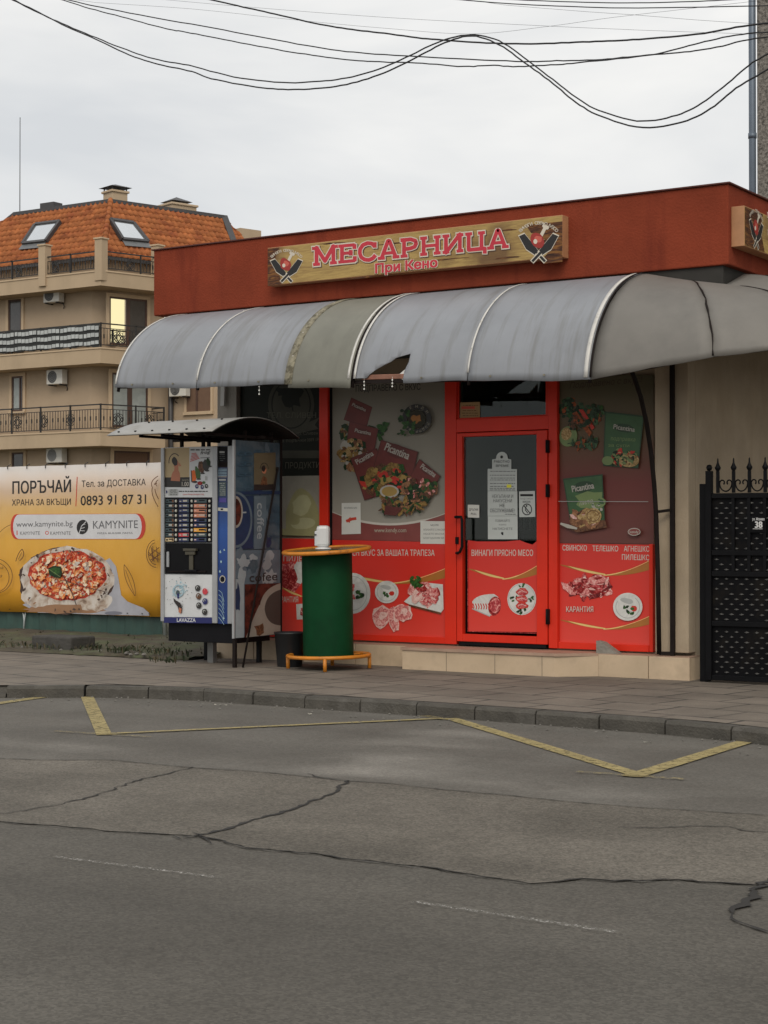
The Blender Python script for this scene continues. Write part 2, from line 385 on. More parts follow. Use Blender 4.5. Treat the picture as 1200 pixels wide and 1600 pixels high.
def dense(pts, step, jit, rd):
    o = []
    for (a, b) in zip(pts[:-1], pts[1:]):
        k = max(1, int((b - a).length / step))
        for i in range(k):
            p = a.lerp(b, i / k)
            if i: p = p + V((rd.uniform(-jit, jit), rd.uniform(-jit, jit), 0))
            o.append(p)
    return o + [pts[-1]]
def px_road(pts, z): return [onZ(u, v, z) for u, v in pts]
A_ = [(-160, 1184), (0, 1185), (70, 1187), (175, 1187), (245, 1194), (300, 1199), (400, 1205), (470, 1212), (545, 1220), (600, 1223), (700, 1234), (780, 1241), (900, 1253), (1000, 1261), (1200, 1273), (1500, 1296)]
B_ = [(545, 1219), (530, 1232), (505, 1245), (470, 1258), (430, 1272), (395, 1280), (360, 1293), (325, 1302), (285, 1307)]
C_ = [(302, 1198), (270, 1206), (210, 1220), (160, 1238), (100, 1255), (40, 1266), (-60, 1278)]
D_ = [(-160, 1272), (0, 1283), (60, 1288), (110, 1292), (180, 1299), (285, 1304)]
E_ = [(285, 1304), (318, 1307), (350, 1313), (385, 1324), (440, 1329), (500, 1334), (530, 1340), (600, 1347), (690, 1358), (760, 1370), (830, 1380), (860, 1378), (910, 1372), (960, 1376), (1060, 1374), (1120, 1378), (1180, 1382), (1250, 1384), (1500, 1395)]
F_ = [(1230, 1350), (1200, 1372), (1180, 1392), (1165, 1410), (1145, 1425), (1143, 1434), (1170, 1445), (1200, 1455), (1260, 1470)]
G_ = [(965, 1292), (1030, 1293), (1080, 1290), (1140, 1291), (1160, 1297), (1230, 1301)]
H_ = [(545, 1220), (600, 1221), (640, 1228)]
kerb_px = [(-420, 1075), (-200, 1073), (50, 1072.5), (175, 1071.5), (315, 1077), (465, 1087), (600, 1095), (805, 1109), (1000, 1123), (1100, 1131), (1200, 1142), (1420, 1168)]
kerb_line = [onZ(u, v, 0) for u, v in kerb_px]
kerb_line = [V((-40, kerb_line[0].y - 0.6, 0))] + kerb_line + [V((16, kerb_line[-1].y - 2.0, 0))]

struct(MB().box(-350, 350, -350, 350, -0.6, -0.16, mat('far ground', (0.16, 0.145, 0.125), 0.95, bump=0.3, bscale=3)).build('ground'))
struct(MB().poly([(-60, -9, ZR), (40, -9, ZR), (40, 12, ZR), (-60, 12, ZR)], m_asph).build('road'))
rd = random.Random(3)
JA, JE = dense(px_road(A_, ZR + .004), 0.06, 0.012, rd), dense(px_road(D_ + E_[1:], ZR + .004), 0.06, 0.014, rd)
def strip_between(a, b, m, name):
    """a sheet between two polylines, stitched by X"""
    xs = sorted([p.x for p in a] + [p.x for p in b]); xs = [x for x in xs if max(a[0].x, b[0].x) <= x <= min(a[-1].x, b[-1].x)]
    def at(l, x):
        for p, q in zip(l[:-1], l[1:]):
            if p.x <= x <= q.x or q.x <= x <= p.x: return p.lerp(q, (x - p.x) / ((q.x - p.x) or 1))
        return l[-1]
    mb = MB(); ra = [at(a, x) for x in xs]; rb = [at(b, x) for x in xs]
    mb.grid([ra, rb], m, False); return mb.build(name)
ext = lambda l: [V((-45, l[0].y - 0.5, l[0].z))] + sorted(l, key=lambda p: p.x) + [V((14, l[-1].y + 0.4, l[-1].z))]
struct(strip_between(ext(JA), ext(JE), m_old, 'road_surface'))
struct(strip_between([V((p.x, p.y + 0.2, ZR + .004)) for p in kerb_line], [p + V((0, 0.001, 0)) for p in ext(JA)], m_lane, 'road_lane'))
# cracks, tar seams
m_crack = mat('crack', (0.022, 0.020, 0.018), 0.9, var=0.3)
def crack(px, wd, jit=0.012):
    pts = dense(px_road(px, ZR + .008), 0.045, jit, rd); n = len(pts); rows = [[], []]
    for i, p in enumerate(pts):
        d = (pts[min(i + 1, n - 1)] - pts[max(i - 1, 0)]); d.normalize(); nn = V((-d.y, d.x, 0)); w_ = wd * rd.uniform(0.35, 1.3) * (0.5 + 0.5 * min(1, i / 3, (n - 1 - i) / 3))
        rows[0].append(p + nn * w_ / 2); rows[1].append(p - nn * w_ / 2)
    return rows
cm = MB()
for px, wd, j in ((A_, .011, .008), (B_, .028, .018), (C_, .015, .017), (D_, .010, .012), (E_, .013, .016), (F_[1:5], .042, .024), (F_[4:], .018, .018), (G_, .012, .01), ([(300, 1300), (318, 1308), (330, 1318)], .014, .01), ([(270, 1305), (285, 1312), (300, 1308)], .012, .01), ([(480, 1208), (500, 1214), (540, 1218)], .01, .01)):
    cm.grid(crack(px, wd, j), m_crack, False); 
struct(cm.build('road_cracks'))
# painted markings
m_yel = worn('worn yellow paint', (0.31, 0.25, 0.11), 26, 0.33, 0.50)
m_yel2 = worn('faded yellow paint', (0.29, 0.23, 0.10), 22, 0.42, 0.66)
m_wht = worn('worn white paint', (0.45, 0.44, 0.41), 55, 0.50, 0.64)
def stripe(mb, p0, p1, wd, m, z):
    a, b = onZ(*p0, z), onZ(*p1, z); d = (b - a).normalized(); nn = V((-d.y, d.x, 0)) * wd / 2
    mb.poly([a - nn, b - nn, b + nn, a + nn], m)
mk = MB(); zm = ZR + .010
stripe(mk, (136, 1088), (163, 1148), .105, m_yel, zm)
stripe(mk, (692, 1122), (165, 1146), .07, m_yel, zm + .002)
stripe(mk, (85, 1142), (235, 1151), .05, m_yel2, zm + .004)
stripe(mk, (704, 1122), (1000, 1211), .11, m_yel, zm)
stripe(mk, (986, 1213), (1172, 1156), .12, m_yel, zm + .002)
stripe(mk, (900, 1205), (1070, 1217), .06, m_yel2, zm + .004)
stripe(mk, (-40, 1104), (68, 1088.5), .11, m_yel, zm)
stripe(mk, (660, 1118), (704, 1124), .09, m_yel2, zm + .004)
struct(mk.build('road_markings'))
mk = MB()
stripe(mk, (85, 1338), (345, 1371), .030, m_wht, zm); stripe(mk, (645, 1408), (965, 1456), .034, m_wht, zm)
struct(mk.build('worn_lane_markings'))

# pavement with slab joints
def paving():
    m = bpy.data.materials.new('paving slabs'); m.use_nodes = True; g = NT(m); b = g.n['Principled BSDF']
    co = g.new('ShaderNodeTexCoord').outputs['Object']
    nw = g.new('ShaderNodeTexNoise', {'Vector': co, 'Scale': 2.5, 'Detail': 2.0})
    wob = g.new('ShaderNodeVectorMath', {0: nw.outputs['Color'], 1: (0.05, 0.05, 0)}, operation='MULTIPLY')
    ad = g.new('ShaderNodeVectorMath', {0: co, 1: wob.outputs[0]}, operation='ADD')
    mp_ = g.new('ShaderNodeMapping', {'Vector': ad.outputs[0], 'Rotation': (0, 0, radians(9))})
    br = g.new('ShaderNodeTexBrick', {'Vector': mp_.outputs[0], 'Color1': (0.190, 0.160, 0.130, 1), 'Color2': (0.145, 0.122, 0.099, 1), 'Mortar': (0.045, 0.04, 0.035, 1), 'Scale': 1.0, 'Mortar Size': 0.017, 'Mortar Smooth': 0.3, 'Bias': 0.0, 'Brick Width': 0.55, 'Row Height': 0.52})
    n1 = g.new('ShaderNodeTexNoise', {'Vector': co, 'Scale': 1.7, 'Detail': 8.0, 'Roughness': 0.65})
    r1 = g.new('ShaderNodeMapRange', {'Value': n1.outputs['Fac'], 'From Min': 0.3, 'From Max': 0.7, 'To Min': 0.72, 'To Max': 1.22})
    n2 = g.new('ShaderNodeTexNoise', {'Vector': co, 'Scale': 70.0, 'Detail': 3.0})
    r2 = g.new('ShaderNodeMapRange', {'Value': n2.outputs['Fac'], 'From Min': 0.3, 'From Max': 0.7, 'To Min': 0.85, 'To Max': 1.15})
    p = g.new('ShaderNodeMath', {0: r1.outputs[0], 1: r2.outputs[0]}, operation='MULTIPLY')
    # worn-away joints: where a slow noise is high the joint is filled with dust
    n3 = g.new('ShaderNodeTexNoise', {'Vector': co, 'Scale': 3.0, 'Detail': 2.0}); r3 = g.new('ShaderNodeMapRange', {'Value': n3.outputs['Fac'], 'From Min': 0.42, 'From Max': 0.58, 'To Min': 0.0, 'To Max': 0.45})
    mxn = g.new('ShaderNodeMix', {0: r3.outputs[0], 6: br.outputs['Color'], 7: (0.168, 0.142, 0.115, 1)}, data_type='RGBA')
    mu = g.new('ShaderNodeVectorMath', {0: mxn.outputs[2], 1: p.outputs[0]}, operation='MULTIPLY'); g.t.links.new(mu.outputs[0], b.inputs['Base Color'])
    b.inputs['Roughness'].default_value = 0.85
    iv = g.new('ShaderNodeMath', {0: 1.0, 1: br.outputs['Fac']}, operation='SUBTRACT'); 
    bp = g.new('ShaderNodeBump', {'Height': iv.outputs[0], 'Strength': 0.5, 'Distance': 0.01}); g.t.links.new(bp.outputs[0], b.inputs['Normal'])
    return m
m_pave = paving()
kb = [p + V((0, 0.16, 0)) for p in kerb_line]
def ykerb(x):
    for p, q in zip(kerb_line[:-1], kerb_line[1:]):
        if p.x <= x <= q.x: return p.y + (q.y - p.y) * (x - p.x) / (q.x - p.x)
    return kerb_line[-1].y
YB = 13.72
mb = MB(); mb.grid([kb, [V((p.x, 13.4 if p.x < -11.2 else 14.6, 0)) for p in kb]], m_pave, False)
struct(mb.build('pavement'))
# kerb of half-metre concrete stones, weathered and a little out of line
m_kerb = mat('kerb concrete', (0.070, 0.064, 0.054), 0.9, var=0.3, vscale=5, bump=0.5, bscale=60, col2=(0.095, 0.088, 0.078), c2scale=6, c2lo=.5, c2hi=.7)
mb = MB(); x = -26.0
while x < 6:
    l = 0.515 if x > -11.5 else 0.75; x2 = x + l - 0.012; a, b = V((x, ykerb(x), 0)), V((x2, ykerb(x2), 0)); d = (b - a).normalized(); nn = V((-d.y, d.x, 0))
    h = rd.uniform(-.006, .006) - (0.06 if x < -10.75 else 0) * 1.0; o = rd.uniform(-.008, .008)
    pr = [(o, -.22), (o + .004, h - .022), (o + .022, h), (.11, h), (.166, min(h, -.003) if h > -.02 else -.003), (.166, -.22)]
    mb.prism([a + nn * py + V((0, 0, pz)) for py, pz in pr], b - a, m_kerb); x += l
struct(mb.build('kerb'))
# bare soil between the pavement and the hoarding
m_soil = mat('soil', (0.075, 0.062, 0.042), 0.95, var=0.35, vscale=5, bump=1.0, bscale=14, col2=(0.065, 0.072, 0.036), c2scale=2.5, c2lo=.45, c2hi=.6)
mb = MB(); rows = []
for j in range(24):
    y = 13.39 + (17 - 13.39) * (j / 23) ** 1.3
    rows.append([V((-34 + 22.9 * i / 160, y + (rd.uniform(-.06, .06) if j == 0 else 0), -0.01 + (0.015 if j == 0 else 0.03 + 0.06 * min(1, (y - 13.4) / 1.0) + rd.uniform(-.012, .022)))) for i in range(161)])
mb.grid(rows, m_soil); struct(mb.build('soil'))
struct(MB().poly([(-36, 16.95, .02), (30, 16.95, .02), (30, 120, .02), (-120, 120, .02), (-120, 16.95, .02)], m_soil).build('yard'))
struct(MB().poly([(-6.05, 14.55, .004), (16, 14.55, .004), (16, 24, .004), (-6.05, 24, .004)], mat('passage concrete', (0.2, 0.185, 0.165), 0.9)).build('passage'))
# ================================================================== THE BUTCHER SHOP
YF, YA = 14.2, 14.0                  # shop-front plane, fascia plane
XL, XR = onY(345, 700, YF).x, onY(1085, 900, YF).x
m_red = mat('shop front red', (0.66, 0.030, 0.012), 0.4, var=0.08, vscale=3, spec=0.25)
m_fascia = mat('terracotta render', (0.212, 0.040, 0.0185), 0.92, spec=.2, var=0.16, vscale=2.2, bump=0.35, bscale=45, col2=(0.128, 0.021, 0.012), c2scale=2.2, c2lo=.52, c2hi=.82, c2stretch=(1.6, 1.6, 0.22))
m_beige = mat('beige render', (0.40, 0.32, 0.23), 0.9, var=0.1, vscale=2.5, bump=0.2, bscale=60, col2=(0.33, 0.26, 0.18), c2scale=1.3, c2lo=.5, c2hi=.7, c2stretch=(1, 1, .4))
m_plinth = mat('plinth tiles', (0.52, 0.40, 0.275), 0.6, var=0.14, vscale=6, col2=(0.38, 0.29, 0.195), c2scale=3, c2lo=.5, c2hi=.7)
m_stone_top = mat('step top stone', (0.36, 0.24, 0.175), 0.6, var=0.2, vscale=5)
m_grey = mat('grey pillar render', (0.30, 0.28, 0.25), 0.9, var=0.12, vscale=3, bump=.3)
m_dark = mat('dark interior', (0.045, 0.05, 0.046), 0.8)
m_black = mat('black metal', (0.010, 0.010, 0.011), 0.5, var=0.2, spec=.08)
m_frame = mat('dark brown iron', (0.015, 0.011, 0.010), 0.6, var=0.25, spec=.1)
m_trim = mat('roof edge sheet', (0.085, 0.022, 0.016), 0.7)
shop = thing('butcher_shop', 'low terracotta red shop with bright red glazed front under a metal awning', 'shop', ((XL + XR) / 2, YF, 0))
ZF0, ZF1 = 3.58, 4.275
XFL, XFR = onY(240, 440, YA).x, onY(1138, 350, YA).x
mb = MB()
mb.box(XFL, XFR, YA, 19.0, ZF0, ZF1, m_fascia, 0.012)
lab(mb.build('fascia', shop), 'terracotta rendered fascia band above the awning')
mb = MB(); mb.box(XL - .25, XFR - .06, YA + .03, 18.9, 3.33, ZF0 - .001, mat('soffit_shade', (.045, .043, .04), .8, spec=.1)); mb.build('soffit_shade', shop)  # dark board added to stand for the deep shade under the fascia
mb = MB(); mb.box(XFL - .02, XFR + .02, YA - .02, 19.02, ZF1, ZF1 + .012, m_trim); mb.build('roof_edge', shop)
# body: solid behind the windows, a shallow room behind the door
xd0, xd1 = onY(716, 800, YF).x, onY(868, 800, YF).x
mb = MB()
mb.box(XL, xd0, YF + .03, 18.6, 0, 3.329, m_beige)
mb.box(xd1, XR, YF + .03, 18.6, 0, 3.329, m_beige)
mb.box(xd0, xd1, YF + 1.8, 18.6, 0, 3.329, m_beige)
mb.box(xd0, xd1, YF + .06, YF + 1.8, 2.95, 3.329, m_grey)
mb.box(onY(1023.5, 900, YF - .13).x, XR + .0, YF - .13, YF + .03, 0.23, 3.329, m_beige, 0.006)
mb.build('wall', shop)
mb = MB(); mb.box(XL + .0, onY(375, 650, YF).x, YF - .06, YF + .03, 0, 3.329, m_grey, .005); mb.build('pillar', shop)
mb = MB(); mb.bar(onY(349, 592, YF - .09), onY(348, 634, YF - .09), .05, .02, flat('white bracket', 190, 190, 186), up=(0, 1, 0)); mb.build('bracket', shop)
# plinth of beige tiles with joints
PY = 13.96
mb = MB(); x = XL
rd = random.Random(5)
while x < XR + .05:
    x2 = min(x + .62, XR + .06)
    if not (x > -8.75 and x2 < -6.9): mb.box(x, x2 - .006, PY, YF + .03, -.02, .195, m_plinth, .004)
    else: mb.box(x, x2 - .006, PY + .02, YF + .03, -.02, .195, m_plinth, .004)
    x += .62
mb.box(XL, XR + .055, PY + .004, YF + .02, .1955, .203, m_stone_top)
mb.build('plinth', shop)
# door step with a chamfered corner
sx0, sx1 = onZ(648, 1043, 0).x, onZ(870, 1057, 0).x
st = [V((sx0, 13.70, 0)), V((sx1, 13.70, 0)), V((sx1 + .30, PY - .004, 0)), V((sx0, PY - .004, 0))]
mb = MB(); mb.prism([p + V((0, 0, -.02)) for p in st], (0, 0, .20), m_plinth)
mb.prism([V((p.x - .012 * (i in (0, 3)) + .012 * (i in (1,)), p.y - .015 * (i in (0, 1)), .181)) for i, p in enumerate(st)], (0, 0, .026), m_stone_top)
for fx in (.30, .62, .92):
    xx = sx0 + (sx1 - sx0) * fx; mb.box(xx - .0015, xx + .0015, 13.698, 13.70, 0, .18, m_dark)
mb.build('step', shop)

FY = lambda a, b: onY(a, b, YF)
def X(u, v=850): return onY(u, v, YF).x
def Z(u, v): return onY(u, v, YF).z
# red aluminium framing (members proud of the glass)
ZT = 2.98; zb = Z(1000, 1020) + .012
mb = MB()
def post(u0, u1, z0=None, z1=None, y0=-.05, y1=.03, m=m_red): mb.box(X(u0), X(u1), YF + y0, YF + y1, zb if z0 is None else z0, ZT if z1 is None else z1, m, .004)
post(503, 516.5); post(699, 717); post(861, 874.5); post(1016, 1022, z1=Z(1018, 850), y0=-.03)
zr = Z(780, 653), Z(780, 674)
mb.box(X(717) + .001, X(861) - .001, YF - .048, YF + .03, zr[1], zr[0], m_red, .004)
mb.box(X(384), X(503) - .001, YF - .03, YF + .03, zb, zb + .05, m_red, .003)
mb.box(X(516.5) + .001, X(699) - .001, YF - .035, YF + .03, zb, zb + .06, m_red, .003)
mb.box(X(874.5) + .001, X(1016) - .001, YF - .035, YF + .03, zb, zb + .06, m_red, .003)
mb.box(X(384), X(1022), YF - .03, YF + .03, ZT + .001, 3.329, m_dark, .003)  # header coloured dark for the shade seen through the awning's torn hole
mb.box(X(516.7), X(519.5), YF - .02, YF + .03, zb + .06, ZT, m_black)
mb.build('window_frame', shop)

# ---- printed window graphics -------------------------------------------------
WHT = flat('print white', 196, 190, 180, 0.45); CRM = flat('print cream', 168, 160, 142, 0.45)
m_pink = food('meat pink', [(.35, (168, 84, 86)), (.5, (212, 130, 126)), (.62, (232, 188, 180))], 26); m_pale = food('meat pale fat', [(.35, (206, 150, 142)), (.55, (228, 196, 188))], 30); m_mred = food('meat red', [(.35, (96, 12, 18)), (.52, (150, 30, 32)), (.64, (200, 110, 104))], 30); m_mred2 = food('meat dark red', [(.35, (70, 10, 14)), (.55, (116, 26, 30)), (.68, (176, 90, 86))], 30); m_rose = food('meat rose', [(.35, (140, 34, 42)), (.5, (190, 74, 78)), (.64, (224, 166, 158))], 26)
m_leaf = food('print leaf', [(.35, (22, 48, 18)), (.6, (58, 100, 44))], 36); m_leaf2 = food('print dark leaf', [(.35, (12, 28, 14)), (.6, (36, 62, 32))], 36); m_gold = flat('print gold', 165, 105, 40); m_gold2 = flat('print pale gold', 222, 190, 120)
m_plate = food('print plate', [(.3, (186, 186, 182)), (.6, (212, 212, 208))], 6); m_plate2 = flat('print plate shade', 168, 170, 168); m_tom = flat('print tomato', 190, 44, 30)
m_rp = ramp_mat('red vinyl', [(0.2, (0.66, 0.060, 0.042)), (0.55, (0.66, 0.036, 0.022)), (1.2, (0.60, 0.024, 0.014))], rough=.4, coat=.0)
m_dim_shade = ramp_mat('grey poster', [(1.2, (0.33, 0.31, 0.265)), (2.0, (0.27, 0.25, 0.205)), (3.0, (0.225, 0.21, 0.175))], rough=.5, spec=.35)  # darker towards the top: awning shade put into the print
m_wine = mat('wine print', (0.20, 0.045, 0.038), .4, coat=.0); m_pack = mat('packet red', (0.15, 0.024, 0.018), .5, var=.18, vscale=8); m_pack2 = mat('packet dark red', (0.10, 0.017, 0.013), .5)
m_olive = ramp_mat('olive wine poster', [(1.2, (0.135, 0.045, 0.037)), (1.75, (0.17, 0.040, 0.033)), (2.15, (0.125, 0.078, 0.036)), (2.6, (0.105, 0.092, 0.052)), (3.0, (0.10, 0.092, 0.06))], rough=.45, spec=.35)  # printed gradient, its colours also lowered for the awning shade
m_pg = mat('packet green', (0.038, 0.105, 0.036), .5, var=.2, vscale=9); m_pg2 = mat('packet dark green', (0.016, 0.050, 0.018), .5); m_lime = mat('packet lime', (0.17, 0.24, 0.085), .5)
m_ink = flat('print ink', 40, 38, 36); m_inkb = flat('print brown ink', 62, 44, 36); m_ptx = flat('packet white', 175, 170, 160); m_pot = food('print potato', [(.35, (96, 70, 36)), (.6, (158, 126, 68))], 24); m_egg = flat('print soup', 165, 135, 70); m_brn = food('print brown', [(.35, (58, 36, 26)), (.6, (116, 78, 54))], 24); m_car = food('print carrot', [(.35, (110, 48, 22)), (.6, (164, 84, 40))], 24)
m_nood = food('print noodles', [(.35, (120, 90, 50)), (.5, (172, 142, 92)), (.62, (196, 172, 124))], 34); m_flesh = food('print cooked meat', [(.35, (100, 62, 42)), (.6, (164, 118, 84))], 26)

def swoosh(a, x0, x1, y0, sc_=1.0):
    """two gold ribbons crossing a red panel"""
    w_ = x1 - x0
    a.poly(bez((x0, y0 - 2), (x0 + w_ * .25, y0 + 4), (x0 + w_ * .52, y0 + 16 * sc_), 10) + bez((x0 + w_ * .52, y0 + 18 * sc_), (x0 + w_ * .22, y0 + 12 * sc_), (x0, y0 - 1), 10), m_gold)
    a.poly(bez((x0 + w_ * .08, y0), (x0 + w_ * .25, y0 + 14 * sc_), (x0 + w_ * .5, y0 + 17 * sc_), 10) + bez((x0 + w_ * .5, y0 + 15 * sc_), (x0 + w_ * .28, y0 + 8 * sc_), (x0 + w_ * .08, y0), 10), m_gold2)
    a.poly(bez((x0 + w_ * .48, y0 + 17 * sc_), (x0 + w_ * .72, y0 + 17 * sc_), (x1, y0 - 9 * sc_), 10) + [(x1, y0 + 7 * sc_)] + bez((x1, y0 + 7 * sc_), (x0 + w_ * .75, y0 + 20 * sc_), (x0 + w_ * .48, y0 + 18 * sc_), 10), m_gold)
    a.line(bez((x0 + w_ * .48, y0 + 17.5 * sc_), (x0 + w_ * .7, y0 + 16 * sc_), (x1, y0 - 10 * sc_), 12), [1.6] * 6 + [0.9] * 7, m_gold2)
def meatpile(a, cx, cy, rx, ry, n, cols, seed, size=.33):
    rdm = random.Random(seed)
    for i in range(n):
        t = rdm.uniform(0, 2 * pi); q = sqrt(rdm.random()) * (1 - size)
        x, y = cx + rx * q * cos(t), cy + ry * q * sin(t); s = size * rdm.uniform(.55, 1.1)
        ro = rdm.uniform(0, pi); c = rdm.choice(cols)
        a.blob(x, y, rx * s, ry * s * 1.1, c, .28, 11, ro, rdm.randint(0, 9999))
        a.blob(x + rdm.uniform(-.3, .3) * rx * s, y - ry * s * .3, rx * s * .55, ry * s * .35, rdm.choice(cols + [m_pale]), .35, 9, ro, rdm.randint(0, 9999))
        if i % 3 == 0: a.line([(x - rx * s * .6, y + rdm.uniform(-1, 1)), (x, y + rdm.uniform(-2, 2)), (x + rx * s * .6, y + rdm.uniform(-1, 1))], 1.0, m_pale)
def herbs(a, cx, cy, r, n, seed):
    rdm = random.Random(seed)
    for i in range(n): a.blob(cx + rdm.uniform(-r, r), cy + rdm.uniform(-r, r) * .8, r * .42, r * .3, rdm.choice([m_leaf, m_leaf2, m_leaf]), .4, 9, rdm.uniform(0, pi), rdm.randint(0, 999))
def veg(a, cx, cy, rx, ry, n, seed, cols):
    rdm = random.Random(seed)
    for i in range(int(n * 1.9)):
        t = rdm.uniform(0, 2 * pi); q = sqrt(rdm.random()) * .86; z_ = .5 + .5 * (i < n)
        a.blob(cx + rx * q * cos(t), cy + ry * q * sin(t), rx * rdm.uniform(.16, .34) * z_, ry * rdm.uniform(.16, .34) * z_, rdm.choice(cols), .22, 11, rdm.uniform(0, pi), rdm.randint(0, 9999))
def chickplate(a, cx, cy, r):
    a.ell(cx, cy, r, r * .95, m_plate); a.ring(cx, cy, r * .78, r * .74, r * .83, r * .79, m_plate2)
    a.blob(cx - r * .08, cy - r * .45, r * .62, r * .42, m_plate, .12, 14, 0, 3); a.blob(cx - r * .02, cy - r * .38, r * .45, r * .2, m_plate2, .2, 12, .2, 4)
    a.blob(cx + r * .42, cy + r * .12, r * .22, r * .2, m_tom, .1, 12); herbs(a, cx + r * .05, cy + r * .25, r * .3, 7, int(cx))
def FA(dy): return Art(lambda u, v: onY(u, v, YF + dy), (0, -1, 0))
def win(label): return label
# left window: dark poster above, chicken poster, red panel below
m_dk = mat('dark poster', (0.016, 0.018, 0.014), .5, spec=.1); m_dk2 = mat('dark poster pale print', (0.10, 0.096, 0.075), .5, spec=.1); m_dk3 = mat('dark poster mid', (0.058, 0.056, 0.043), .5, spec=.1)  # dark print, deepened further to paint in the shade under the awning
a = FA(-.004); a.quad(376, 503, 590, 590, 836, 838, m_dk)
a.ring(455, 632, 31, 38, 36, 43, m_dk3); a.ell(455, 632, 29, 36, m_dk3)
a.blob(455, 620, 18, 17, m_dk, .3, 15); a.blob(442, 612, 9, 7, m_dk, .3, 11); a.blob(466, 613, 8, 8, m_dk, .3, 11); a.line([(456, 632), (458, 642)], 2, m_dk)
a.text('ТЕЛ. СЛИВЕН', (417, 653), (494, 653), 8, m_dk2)
a.poly([(405, 662), (455, 672), (500, 652), (492, 664), (498, 670), (455, 680), (412, 672)], m_dk3)
a.text('гр. Сливен', (464, 680), (497, 679), 5, m_dk2); a.text('тел. за поръчки', (420, 692), (478, 690), 5, m_dk2); a.text('0889 19', (480, 690), (498, 689), 5, m_dk2)
a.quad(440, 503, 704, 704, 716, 716, m_dk3); a.text('ПРОДУКТИ', (446, 732), (500, 731), 9, m_dk2, .01)
m_chk = mat('chicken print', (0.27, 0.255, 0.12), .5, var=.15); m_chk2 = mat('chicken print light', (0.36, 0.35, 0.20), .5); m_chbg = mat('chicken poster ground', (0.26, 0.245, 0.20), .5)
a.quad(436, 503, 744, 743, 836, 838, m_chbg); a.poly([(447, 800)] + bez((447, 800), (462, 752), (478, 766), 8) + bez((478, 766), (496, 778), (500, 812), 8) + [(500, 826), (447, 828)], m_chk)
a.blob(472, 790, 14, 17, m_chk2, .15, 14, .3); a.ell(474, 818, 19, 9, m_chk2, -.1); a.ell(459, 812, 10, 8, m_chk, .4); a.quad(436, 503, 826, 827, 836, 838, m_chk)
lab(a.build('window_poster', shop), 'dark poster with round emblem and pale chicken print')
a = FA(-.006); a.quad(436, 503, 841, 842, 994, 995.5, m_rp)
a.text('ПИЛЕШКО', (443, 877), (499, 877), 8.5, WHT, .012); a.blob(452, 903, 20, 24, m_rose, .15, 14); a.blob(470, 893, 12, 18, m_plate, .2, 12); a.blob(450, 905, 15, 18, m_mred, .15, 14)
a.text('КАРАНТИЯ', (430, 941), (466, 941), 8.5, WHT, .012); swoosh(a, 437, 503, 918, .8); a.poly([(463, 944), (490, 942), (491, 967), (464, 968)], m_plate); meatpile(a, 474, 955, 9, 9, 8, [m_rose, m_mred, m_pink], 4)
lab(a.build('window_graphic', shop), 'red printed strip behind the green bar table')
# wide window: grey spice poster, red panel
a = FA(-.004); a.quad(519.5, 699, 588, 588, 843, 847, m_dim_shade)
a.text('ПОДПРАВЕНО С ВКУС', (556, 612), (657, 609), 9.5, m_ink, .012)
# big pale curve over a wine-red foot
a.poly([(519.5, 801)] + bez((519.5, 801), (608, 838), (699, 802), 14) + [(699, 847), (519.5, 843)], m_wine)
a.line(bez((519.5, 800), (608, 838), (699, 801), 14), [1] * 3 + [3.5] * 9 + [1] * 3, WHT)
a.text('www.kendy.com', (585, 831.5), (635, 831.5), 6.5, CRM, .012)
def packet(a, pts, name, tb, h, m, mdk, food, seed):
    a.poly(pts, mdk); cx = sum(p[0] for p in pts) / 4; cy = sum(p[1] for p in pts) / 4
    a.poly([(cx + (x - cx) * .94, cy + (y - cy) * .94) for x, y in pts], m)
    (x0, y0), (x1, y1) = tb
    a.ell((x0 + x1) / 2, (y0 + y1) / 2 - h * .5, (x1 - x0) * .5, h * .95, mdk, atan2(y1 - y0, x1 - x0))
    a.text(name, tb[0], tb[1], h, m_ptx, .03, upv=((y1 - y0) / max(1, abs(x1 - x0)), -1))
PK = [m_pot, m_egg, m_leaf, m_leaf2, m_brn, m_flesh, m_nood]
packet(a, [(549, 621), (582, 636), (573, 668), (537, 656)], 'Picantina', ((550, 634), (571, 643)), 4.5, m_pack, m_pack2, 0, 1)
veg(a, 552, 676, 22, 17, 26, 3, [m_leaf, m_leaf2, m_brn, m_pot, m_leaf2]); herbs(a, 590, 674, 14, 9, 5)
packet(a, [(547, 658), (592, 670), (586, 706), (541, 700)], 'Picantina', ((555, 675), (580, 680)), 5.5, m_pack, m_pack2, 0, 1)
veg(a, 553, 710, 22, 26, 34, 8, [m_nood, m_leaf2, m_brn, m_ptx, m_pot, m_flesh])
packet(a, [(549, 716), (590, 700), (620, 766), (571, 782)], 'Picantina', ((560, 726), (586, 711)), 7, m_pack, m_pack2, 0, 1)
packet(a, [(597, 687), (655, 706), (641, 770), (578, 752)], 'Picantina', ((602, 703), (639, 718)), 11, m_pack, m_pack2, 0, 1)
packet(a, [(657, 717), (690, 744), (672, 778), (638, 752)], 'Picantina', ((658, 731), (680, 746)), 6.5, m_pack, m_pack2, 0, 1)
veg(a, 606, 752, 42, 27, 46, 11, [m_pot, m_pot, m_leaf, m_leaf2, m_egg, m_tom, m_brn]); a.ell(611, 768, 15, 10, m_ptx); a.ell(611, 768, 12, 7.5, m_egg)
veg(a, 660, 768, 30, 20, 34, 12, [m_flesh, m_leaf2, m_brn, m_leaf, m_pink]); veg(a, 632, 790, 40, 12, 30, 13, [m_leaf, m_pot, m_brn, m_leaf2, m_flesh]); a.poly([(606, 790), (634, 794), (622, 806), (604, 804)], m_pack2)
